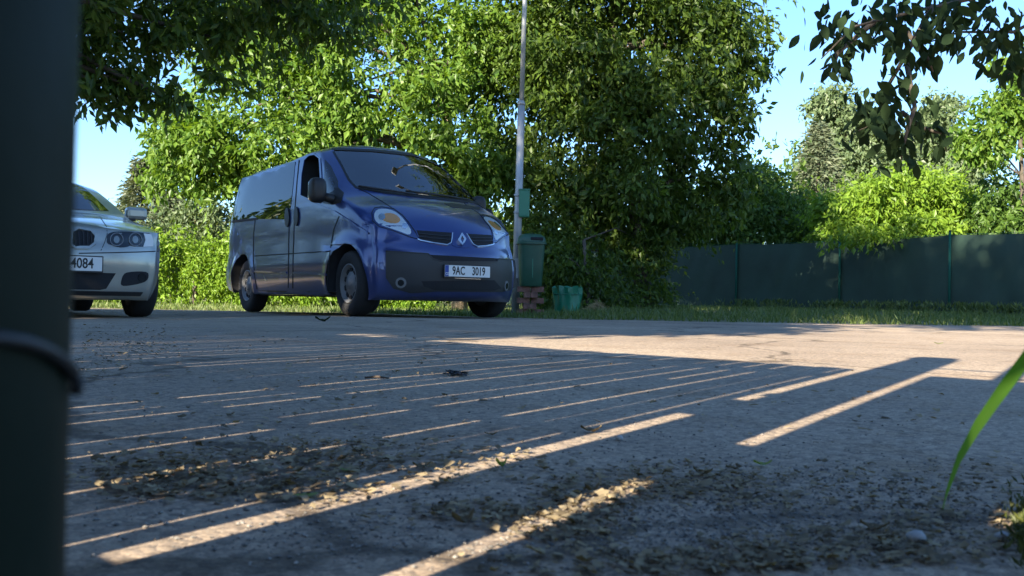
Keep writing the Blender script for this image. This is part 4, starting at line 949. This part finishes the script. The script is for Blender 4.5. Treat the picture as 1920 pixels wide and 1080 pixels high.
# near hanging twigs, top right: every leaf an object
d = 6.6; nb = Vector((6.6, 7.4, 0)); NT = empty('walnut_tree', nb); tag(NT, 'walnut tree with dark leafy twigs hanging before the bright bush', 'tree')
link('trunk', tube_mesh('trunk', [(0, 0, -.1), (.05, 0, 1.5), (-.1, -.1, 3.0), (-.4, -.2, 4.2)], [.17, .15, .12, .09], 12), M_bark, NT)
lb = bmesh.new(); prof = [(0, 0), (.16, .2), (.235, .42), (.19, .68), (.08, .9), (0, 1.0)]
vs0 = [[lb.verts.new((s*x*(1 if s else 0), y, .10*abs(x)*s*s-.18*y*y+.02)) for x, y in prof] for s in (-1, 0, 1)]
for a in (0, 1):
    for i in range(5):
        q = [vs0[a][i], vs0[a+1][i], vs0[a+1][i+1], vs0[a][i+1]]
        try: lb.faces.new(q)
        except ValueError: pass
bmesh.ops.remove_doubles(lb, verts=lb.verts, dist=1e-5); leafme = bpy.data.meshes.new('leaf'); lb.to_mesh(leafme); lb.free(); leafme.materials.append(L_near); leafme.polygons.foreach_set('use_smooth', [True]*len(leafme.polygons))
def put_leaf(p, dirv, ln, parent):
    o = link('leaf', leafme, None, parent); z = dirv.normalized(); a = Vector((random.uniform(-1, 1), random.uniform(-1, 1), random.uniform(-.2, 1))); x = z.cross(a).normalized(); n_ = x.cross(z)
    M = Matrix(((x.x, z.x, n_.x), (x.y, z.y, n_.y), (x.z, z.z, n_.z))); o.matrix_local = Matrix.Translation(p)@M.to_4x4()@Matrix.Scale(ln, 4)
def bough(pxs, d, r, parent, leaves, lo=.0, llen=.128, spreadpx=26):
    pts = [at(x, y, d+dz)-nb for x, y, dz in pxs]; link('limb', tube_mesh('limb', pts, [max(.0025, r*(1-.8*i/(len(pts)-1))) for i in range(len(pts))], 6), M_bark, parent)
    sp = spreadpx*d/FPX
    for k in range(leaves):
        t = lo+(1-lo)*(k+random.random())/leaves; s = t*(len(pts)-1); i = min(int(s), len(pts)-2); p = pts[i].lerp(pts[i+1], s-i)
        dv = Vector((random.gauss(0, .6), random.gauss(0, .5), -1.0+random.uniform(-.3, .5))); q = p+Vector((random.gauss(0, sp*.75), random.gauss(0, sp), random.gauss(.03, sp*.6)))
        put_leaf(q, dv, llen*random.uniform(.65, 1.2), parent)
LIMB0 = (2150, -60, .4)
for pts, n, sp in (
    ([LIMB0, (1900, -20, 0), (1720, 20, 0), (1600, 50, -.1), (1540, 110, -.2)], 62, 34),
    ([(1750, 10, 0), (1700, 100, 0), (1660, 170, 0), (1640, 230, .1), (1610, 245, .1)], 58, 27),
    ([(1700, 120, 0), (1715, 200, -.1), (1700, 250, -.1), (1690, 290, -.1), (1690, 300, 0)], 40, 23),
    ([(1690, 210, .1), (1730, 240, .1), (1765, 250, .1), (1775, 285, .1)], 22, 14),
    ([(1700, 60, .1), (1740, 110, .1), (1750, 135, .1)], 14, 12),
    ([LIMB0, (2000, 10, .2), (1900, 60, .2), (1800, 60, .2), (1740, 80, .2)], 52, 24),
    ([LIMB0, (2020, 60, .1), (1950, 100, .1), (1905, 130, .1), (1890, 140, 0)], 36, 22),
    ([(1640, 40, 0), (1570, 100, 0), (1560, 140, 0), (1580, 130, 0)], 16, 14)):
    bough(pts, d, .02, NT, n, .12, spreadpx=sp)
def leaf_mass():
    P, D = [], []
    for (cx, cy, rx, ry, n) in ((1580, 75, 50, 45, 40), (1660, 60, 80, 40, 50), (1760, 50, 80, 30, 50), (1870, 70, 60, 45, 80), (1910, 110, 30, 35, 30), (1640, 195, 40, 35, 40), (1650, 235, 40, 20, 24), (1695, 255, 35, 35, 20), (1720, 15, 200, 35, 120), (1700, 130, 40, 35, 16)):
        for k in range(n):
            p = at(random.gauss(cx, rx*.55), random.gauss(cy, ry*.55), d+random.gauss(.1, .3))-nb; P.append(p); D.append((random.gauss(0, .55), random.gauss(0, .5), -1+random.uniform(-.2, .5)))
    P, D = np.array(P), np.array(D); D /= np.linalg.norm(D, axis=1, keepdims=True); n = len(P); base = np.array([v.co for v in leafme.vertices]); fs = [tuple(p.vertices) for p in leafme.polygons]
    a = RNG.normal(size=(n, 3)); X = np.cross(D, a); X /= np.linalg.norm(X, axis=1, keepdims=True); Z = np.cross(X, D); L_ = .112*(.6+.7*RNG.random(n)); k = len(base)
    V = P[:, None]+(X[:, None]*base[None, :, 0:1]+D[:, None]*base[None, :, 1:2]+Z[:, None]*base[None, :, 2:3])*L_[:, None, None]
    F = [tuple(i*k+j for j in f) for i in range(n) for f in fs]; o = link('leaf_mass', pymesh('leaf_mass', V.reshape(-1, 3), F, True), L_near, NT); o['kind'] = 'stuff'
leaf_mass()
link('limb', tube_mesh('limb', [Vector((-.4, -.2, 4.2)), Vector((-.8, -.4, 4.0)), at(*LIMB0[:2], d+.4)-nb], [.07, .05, .022], 8), M_bark, NT)

# ------------------------------------------------------------------ verge grass
def grass():
    P = []; n = 70000; x = RNG.uniform(-9, 14, n); y = RNG.uniform(9.2, 24, n)
    ey = np.interp(x, [e[0] for e in EDGE], [e[1] for e in EDGE])+.04
    dens = np.clip(1.6-(y-ey)*.09, .35, 1); k = (y > ey) & (RNG.random(n) < dens) & (np.sin(x*3.1+y*1.7)+np.sin(x*1.3-y*2.9)+RNG.normal(size=n)*.9 > -1.4); x, y = x[k], y[k]; n = len(x)
    z = np.array([gz(a, b) for a, b in zip(x, y)]); P = np.c_[x, y, z-.012]; D = np.c_[RNG.normal(size=n)*.45, RNG.normal(size=n)*.45, np.ones(n)]; D /= np.linalg.norm(D, axis=1, keepdims=True)
    tall = (RNG.random(n) < .04)*.10; Ls = .045+.05*RNG.random(n)+tall; V, F = leaf_arr(P, D, Ls, .012+.008*RNG.random(n))
    o = link('verge_grass', npmesh('verge_grass', V, F), L_grass); tag(o, 'short uneven green grass on the verge beyond the asphalt', 'grass', kind='stuff')
grass()
def weeds():
    P, D = [], []
    for k in range(160):
        t = random.random(); i = random.randrange(3, 6); a, b2 = FP[i], FP[i+1]; x = a[0]+(b2[0]-a[0])*t-random.uniform(.1, .6); y = a[1]+(b2[1]-a[1])*t-random.uniform(.1, .7)
        for q in range(14): P.append((x+random.gauss(0, .06), y+random.gauss(0, .06), gz(x, y)+random.random()*.16)); D.append((random.gauss(0, .5), random.gauss(0, .5), .9))
    P, D = np.array(P), np.array(D); D /= np.linalg.norm(D, axis=1, keepdims=True); n = len(P); V, F = leaf_arr(P, D, .07+.07*RNG.random(n), .02+.02*RNG.random(n))
    o = link('weeds', npmesh('weeds', V, F), L_grass); tag(o, 'scruffy weeds along the foot of the cloth fence', 'weeds', kind='stuff')
weeds()

# ------------------------------------------------------------------ litter on the asphalt
def scatter(regions):
    """photo-space regions (cx, cy, rx, ry, n) -> ground points"""
    P = []
    for cx, cy, rx, ry, n in regions:
        for k in range(n):
            a = random.random()*2*math.pi; r = math.sqrt(random.random())*(.6+.5*random.random()); px, py = cx+rx*r*math.cos(a), cy+ry*r*math.sin(a)
            if py > 592: g = on_ground(px, py); P.append((g.x, g.y, g.z))
    return np.array(P)
def crumpled(P, size, name, label, m):
    """dry leaf scraps: 3x3 curled patches"""
    n = len(P); s = size*(.3+1.25*RNG.random(n)**2.4); gx_, gy_ = np.meshgrid([-1, 0, 1], [-1, 0, 1]); gx_, gy_ = gx_.ravel(), gy_.ravel()
    a = RNG.random(n)*2*np.pi; asp = .45+.5*RNG.random(n); c1, c2 = RNG.normal(size=n)*.5, RNG.normal(size=n)*.5; tl = RNG.normal(size=(n, 2))*.13; V = np.empty((n, 9, 3))
    for k in range(9):
        sh = 1 if (gx_[k] == 0 or gy_[k] == 0) else .62+.3*RNG.random(n)
        lx = gx_[k]*s*.5*sh*(1+.25*RNG.normal(size=n)); ly = gy_[k]*s*.5*asp*sh*(1+.25*RNG.normal(size=n))
        lz = s*(c1*gx_[k]**2+c2*gy_[k]**2)*.15+tl[:, 0]*lx+tl[:, 1]*ly+RNG.normal(size=n)*s*.06
        V[:, k, 0] = lx*np.cos(a)-ly*np.sin(a); V[:, k, 1] = lx*np.sin(a)+ly*np.cos(a); V[:, k, 2] = lz
    V[:, :, 2] -= V[:, :, 2].min(1)[:, None]; V += P[:, None, :]; V[:, :, 2] += .0012+RNG.random(n)[:, None]*.002
    q = np.array([[0, 1, 4, 3], [1, 2, 5, 4], [3, 4, 7, 6], [4, 5, 8, 7]]); F = (np.arange(n)[:, None, None]*9+q[None]).reshape(-1, 4)
    o = link(name, npmesh(name, V.reshape(-1, 3), F, True), m); tag(o, label, 'leaf litter', kind='stuff'); return o
crumpled(scatter([(420, 885, 300, 60, 1050), (300, 900, 190, 50, 450), (640, 850, 220, 35, 400), (900, 880, 300, 40, 250), (800, 860, 250, 50, 120), (560, 925, 200, 25, 150)]), .0078, 'leaf_litter', 'drift of brown dry leaf scraps on asphalt near the dark pole', L_dry)
crumpled(scatter([(1110, 930, 140, 45, 480), (1280, 900, 190, 45, 480), (1050, 985, 160, 40, 420), (900, 960, 120, 25, 200), (700, 940, 250, 60, 120), (1380, 920, 220, 40, 220)]), .0070, 'leaf_litter', 'crumbled dry leaves scattered across the asphalt along the gate stripe', L_dry)
crumpled(scatter([(1560, 1030, 260, 50, 620), (1780, 1010, 180, 70, 480), (1300, 1060, 250, 30, 320), (1560, 920, 360, 60, 560), (1850, 900, 140, 60, 160), (1150, 1050, 300, 40, 260)]), .0065, 'leaf_litter', 'fine dry litter on dark asphalt around the long grass blade', L_dry)
crumpled(scatter([(230, 640, 110, 40, 500), (180, 690, 90, 30, 160), (350, 640, 200, 35, 160), (600, 680, 500, 60, 180), (1000, 700, 700, 70, 150), (500, 760, 420, 60, 160), (1500, 780, 400, 60, 120)]), .010, 'leaf_litter', 'sparse leaf scraps strewn over the shaded asphalt before the vehicles', L_dry)
def grit():
    P = scatter([(1500, 960, 480, 110, 4200), (1000, 990, 500, 90, 1500), (500, 960, 420, 110, 900), (900, 830, 900, 110, 1300), (900, 700, 800, 70, 700)]); n = len(P)
    s = .0005+.0017*RNG.random(n)**4; O = np.array([[1, 0, 0], [0, 1, 0], [-1, 0, 0], [0, -1, 0], [0, 0, .8], [0, 0, -.8]]); a = RNG.random(n)*6.28
    V = np.empty((n, 6, 3)); sx, sy = 1+.5*RNG.random(n), .7+.4*RNG.random(n)
    for k in range(6):
        x, y = O[k, 0]*sx*s, O[k, 1]*sy*s; V[:, k, 0] = x*np.cos(a)-y*np.sin(a); V[:, k, 1] = x*np.sin(a)+y*np.cos(a); V[:, k, 2] = O[k, 2]*s*.8+s*.4
    V += P[:, None, :]; f = np.array([[0, 1, 4], [1, 2, 4], [2, 3, 4], [3, 0, 4], [1, 0, 5], [2, 1, 5], [3, 2, 5], [0, 3, 5]]); F = (np.arange(n)[:, None, None]*6+f[None]).reshape(-1, 3)
    m = leafmat('grit_stone', (.09, .09, .085), (.30, .28, .25), 0.0, .8)
    o = link('grit', npmesh('grit', V.reshape(-1, 3), F), m); tag(o, 'loose grit and tiny stones on the asphalt', 'grit', kind='stuff')
grit()
# single leaves, twigs and stones one can point at
def fallen(px, py, size, m, label, up=.2, group=None, yaw=None):
    g = on_ground(px, py); bm = bmesh.new(); nx, ny = 6, 4; vv = []
    for i in range(nx+1):
        for j in range(ny+1):
            t = i/nx*2-1; s = j/ny*2-1; wd = .46*(1-abs(t)**2.2)**.8+.02; x = t*.5*size; y = s*wd*.6*size*(1+.12*math.sin(i*2.1+j)); z = size*(up*(t*t)+.25*up*math.sin(i*1.7+j*2.3)+.35*up*abs(s)); vv.append(bm.verts.new((x, y, z)))
    for i in range(nx):
        for j in range(ny): bm.faces.new((vv[i*(ny+1)+j], vv[(i+1)*(ny+1)+j], vv[(i+1)*(ny+1)+j+1], vv[i*(ny+1)+j+1]))
    zm = min(v.co.z for v in bm.verts)
    for v in bm.verts: v.co.z -= zm-.0005
    o = link('fallen_leaf', bm_mesh('fallen_leaf', bm, True), m); o.location = (g.x, g.y, g.z+.001); o.rotation_euler = (0, 0, yaw if yaw is not None else random.uniform(-.6, .6)); tag(o, label, 'leaf', group or 'single fallen leaves'); return o
for px, py, s, m, lb_, up in (
    (652, 884, .021, L_drygreen, 'fresh green leaf lying in the drift of brown scraps', .12), (574, 932, .026, L_drygreen, 'yellow green leaf lying below the brown drift by a thin stripe', .10),
    (1108, 812, .030, L_dry, 'curled brown leaf casting a shadow above the long stripe', .45), (940, 878, .014, L_drygreen, 'small yellow leaf standing up on the long light stripe', 1.1),
    (868, 985, .022, L_dry, 'crumpled brown leaf heap piece at the lower light stripe', .7), (1318, 893, .022, L_dry, 'dark curled leaf on edge among crumbled leaves', .55),
    (1430, 875, .022, L_drygreen, 'mossy yellow tuft leaf beyond the crumbled leaves', .4), (1640, 995, .024, L_dry, 'large grey curled leaf near the long grass blade', .4),
    (1760, 645, .05, L_drygreen, 'pale yellow leaf lying on the sunlit asphalt', .2), (605, 603, .12, L_near, 'green leafy sprig lying on asphalt before the van wheels', .5),
    (1075, 945, .018, L_dry, 'golden leaf glowing in the lower light stripe', .5), (1110, 925, .016, L_dry, 'second golden leaf glowing in the lower light stripe', .7), (1048, 943, .015, L_dry, 'small golden leaf at the lower light stripe middle', .4),
    (790, 880, .020, L_dry, 'reddish dry leaf beside a thin light stripe', .5), (920, 818, .018, L_dry, 'small grey leaf on asphalt between two thin stripes', .4), (905, 842, .024, L_dry, 'flat dark leaf on asphalt touching a thin stripe', .15)):
    fallen(px, py, s*.85, m, lb_, up*.5)
def stone(px, py, r, label):
    g = on_ground(px, py); bm = bmesh.new(); bmesh.ops.create_icosphere(bm, subdivisions=2, radius=r)
    for v in bm.verts: v.co *= 1+.18*math.sin(v.co.x/r*3+1)*math.cos(v.co.y/r*2.3); v.co.z *= .62
    o = link('pebble', bm_mesh('pebble', bm, True), M_stone); o.location = (g.x, g.y, g.z+r*.5); tag(o, label, 'stone', 'single pebbles')
stone(1161, 826, .0055, 'white pebble shining beside the long light stripe'); stone(1717, 1018, .0075, 'pale flat pebble in the fine litter below the grass blade'); stone(1880, 1015, .006, 'small grey pebble close to the moss tuft')
g0, g1 = on_ground(684, 711), on_ground(729, 712)
o = link('twig', tube_mesh('twig', [g0+Vector((0, 0, .003)), g0.lerp(g1, .5)+Vector((0, .01, .005)), g1+Vector((0, 0, .003))], [.002, .0026, .0016], 7), M_twig); tag(o, 'short dark stick lying on the shaded asphalt', 'twig')
crumpled(scatter([(855, 703, 26, 5, 70), (850, 700, 12, 3, 30)]), .013, 'soil_clod', 'dark crumbs of soil on the asphalt beyond the twig', M_seam)
hpile = at(1120, 578, 16.2); P = []; D = []
for k in range(900):
    a, r_ = random.random()*6.28, abs(random.gauss(0, .12)); P.append((hpile.x+r_*math.cos(a), 16.2+r_*math.sin(a), gz(1.4, 16.2)+max(0, .13-r_*.6)*random.random()+.01)); D.append((random.gauss(0, 1), random.gauss(0, 1), random.gauss(0, .35)))
P, D = np.array(P), np.array(D); D /= np.linalg.norm(D, axis=1, keepdims=True); V, F = leaf_arr(P, D, .06+.06*RNG.random(900), np.full(900, .006))
o = link('straw_heap', npmesh('straw_heap', V, F), M_straw); tag(o, 'small heap of pale dry straw beside the green sack', 'straw', kind='stuff')

# long grass blade near the lens and moss tuft
def blade():
    pts = [on_ground(1768, 958), at(1776, 925, .70), at(1800, 860, .62), at(1835, 800, .56), at(1880, 735, .51), at(1935, 660, .47), at(2010, 570, .44)]
    wd = [.003, .0045, .0065, .008, .008, .007, .005]; cv = []
    for i in range(len(pts)-1):
        for k in range(5): cv.append((pts[i].lerp(pts[i+1], k/5), wd[i]+(wd[i+1]-wd[i])*k/5))
    cv.append((pts[-1], wd[-1])); b0 = cv[0][0]; V, F = [], []
    for i, (p, w_) in enumerate(cv):
        t = (cv[min(i+1, len(cv)-1)][0]-cv[max(i-1, 0)][0]).normalized(); s = t.cross((EYE-p).normalized()+Vector((-.5, 0, .25))).normalized(); n_ = s.cross(t)
        V += [p-b0+s*w_*.5+n_*w_*.12, p-b0, p-b0-s*w_*.5+n_*w_*.12]
    for i in range(len(cv)-1): F += [(i*3, i*3+1, i*3+4, i*3+3), (i*3+1, i*3+2, i*3+5, i*3+4)]
    o = link('grass_blade', pymesh('grass_blade', V, F, True), L_blade); o.location = b0; tag(o, 'single long bright green grass blade close to the lens', 'grass blade')
blade()
P, D = [], []
for k in range(900):
    g = on_ground(1922+random.gauss(0, 20), 1010+random.gauss(0, 34)); P.append((g.x+.004, g.y, g.z+random.random()*.010)); D.append((random.gauss(0, .6), random.gauss(0, .6), 1))
P, D = np.array(P), np.array(D); D /= np.linalg.norm(D, axis=1, keepdims=True); V, F = leaf_arr(P, D, .004+.006*RNG.random(len(P)), .0016+.0012*RNG.random(len(P)))
o = link('moss_tuft', npmesh('moss_tuft', V, F), L_moss); tag(o, 'yellow green moss tuft growing on the asphalt below the long grass blade', 'moss', kind='stuff')
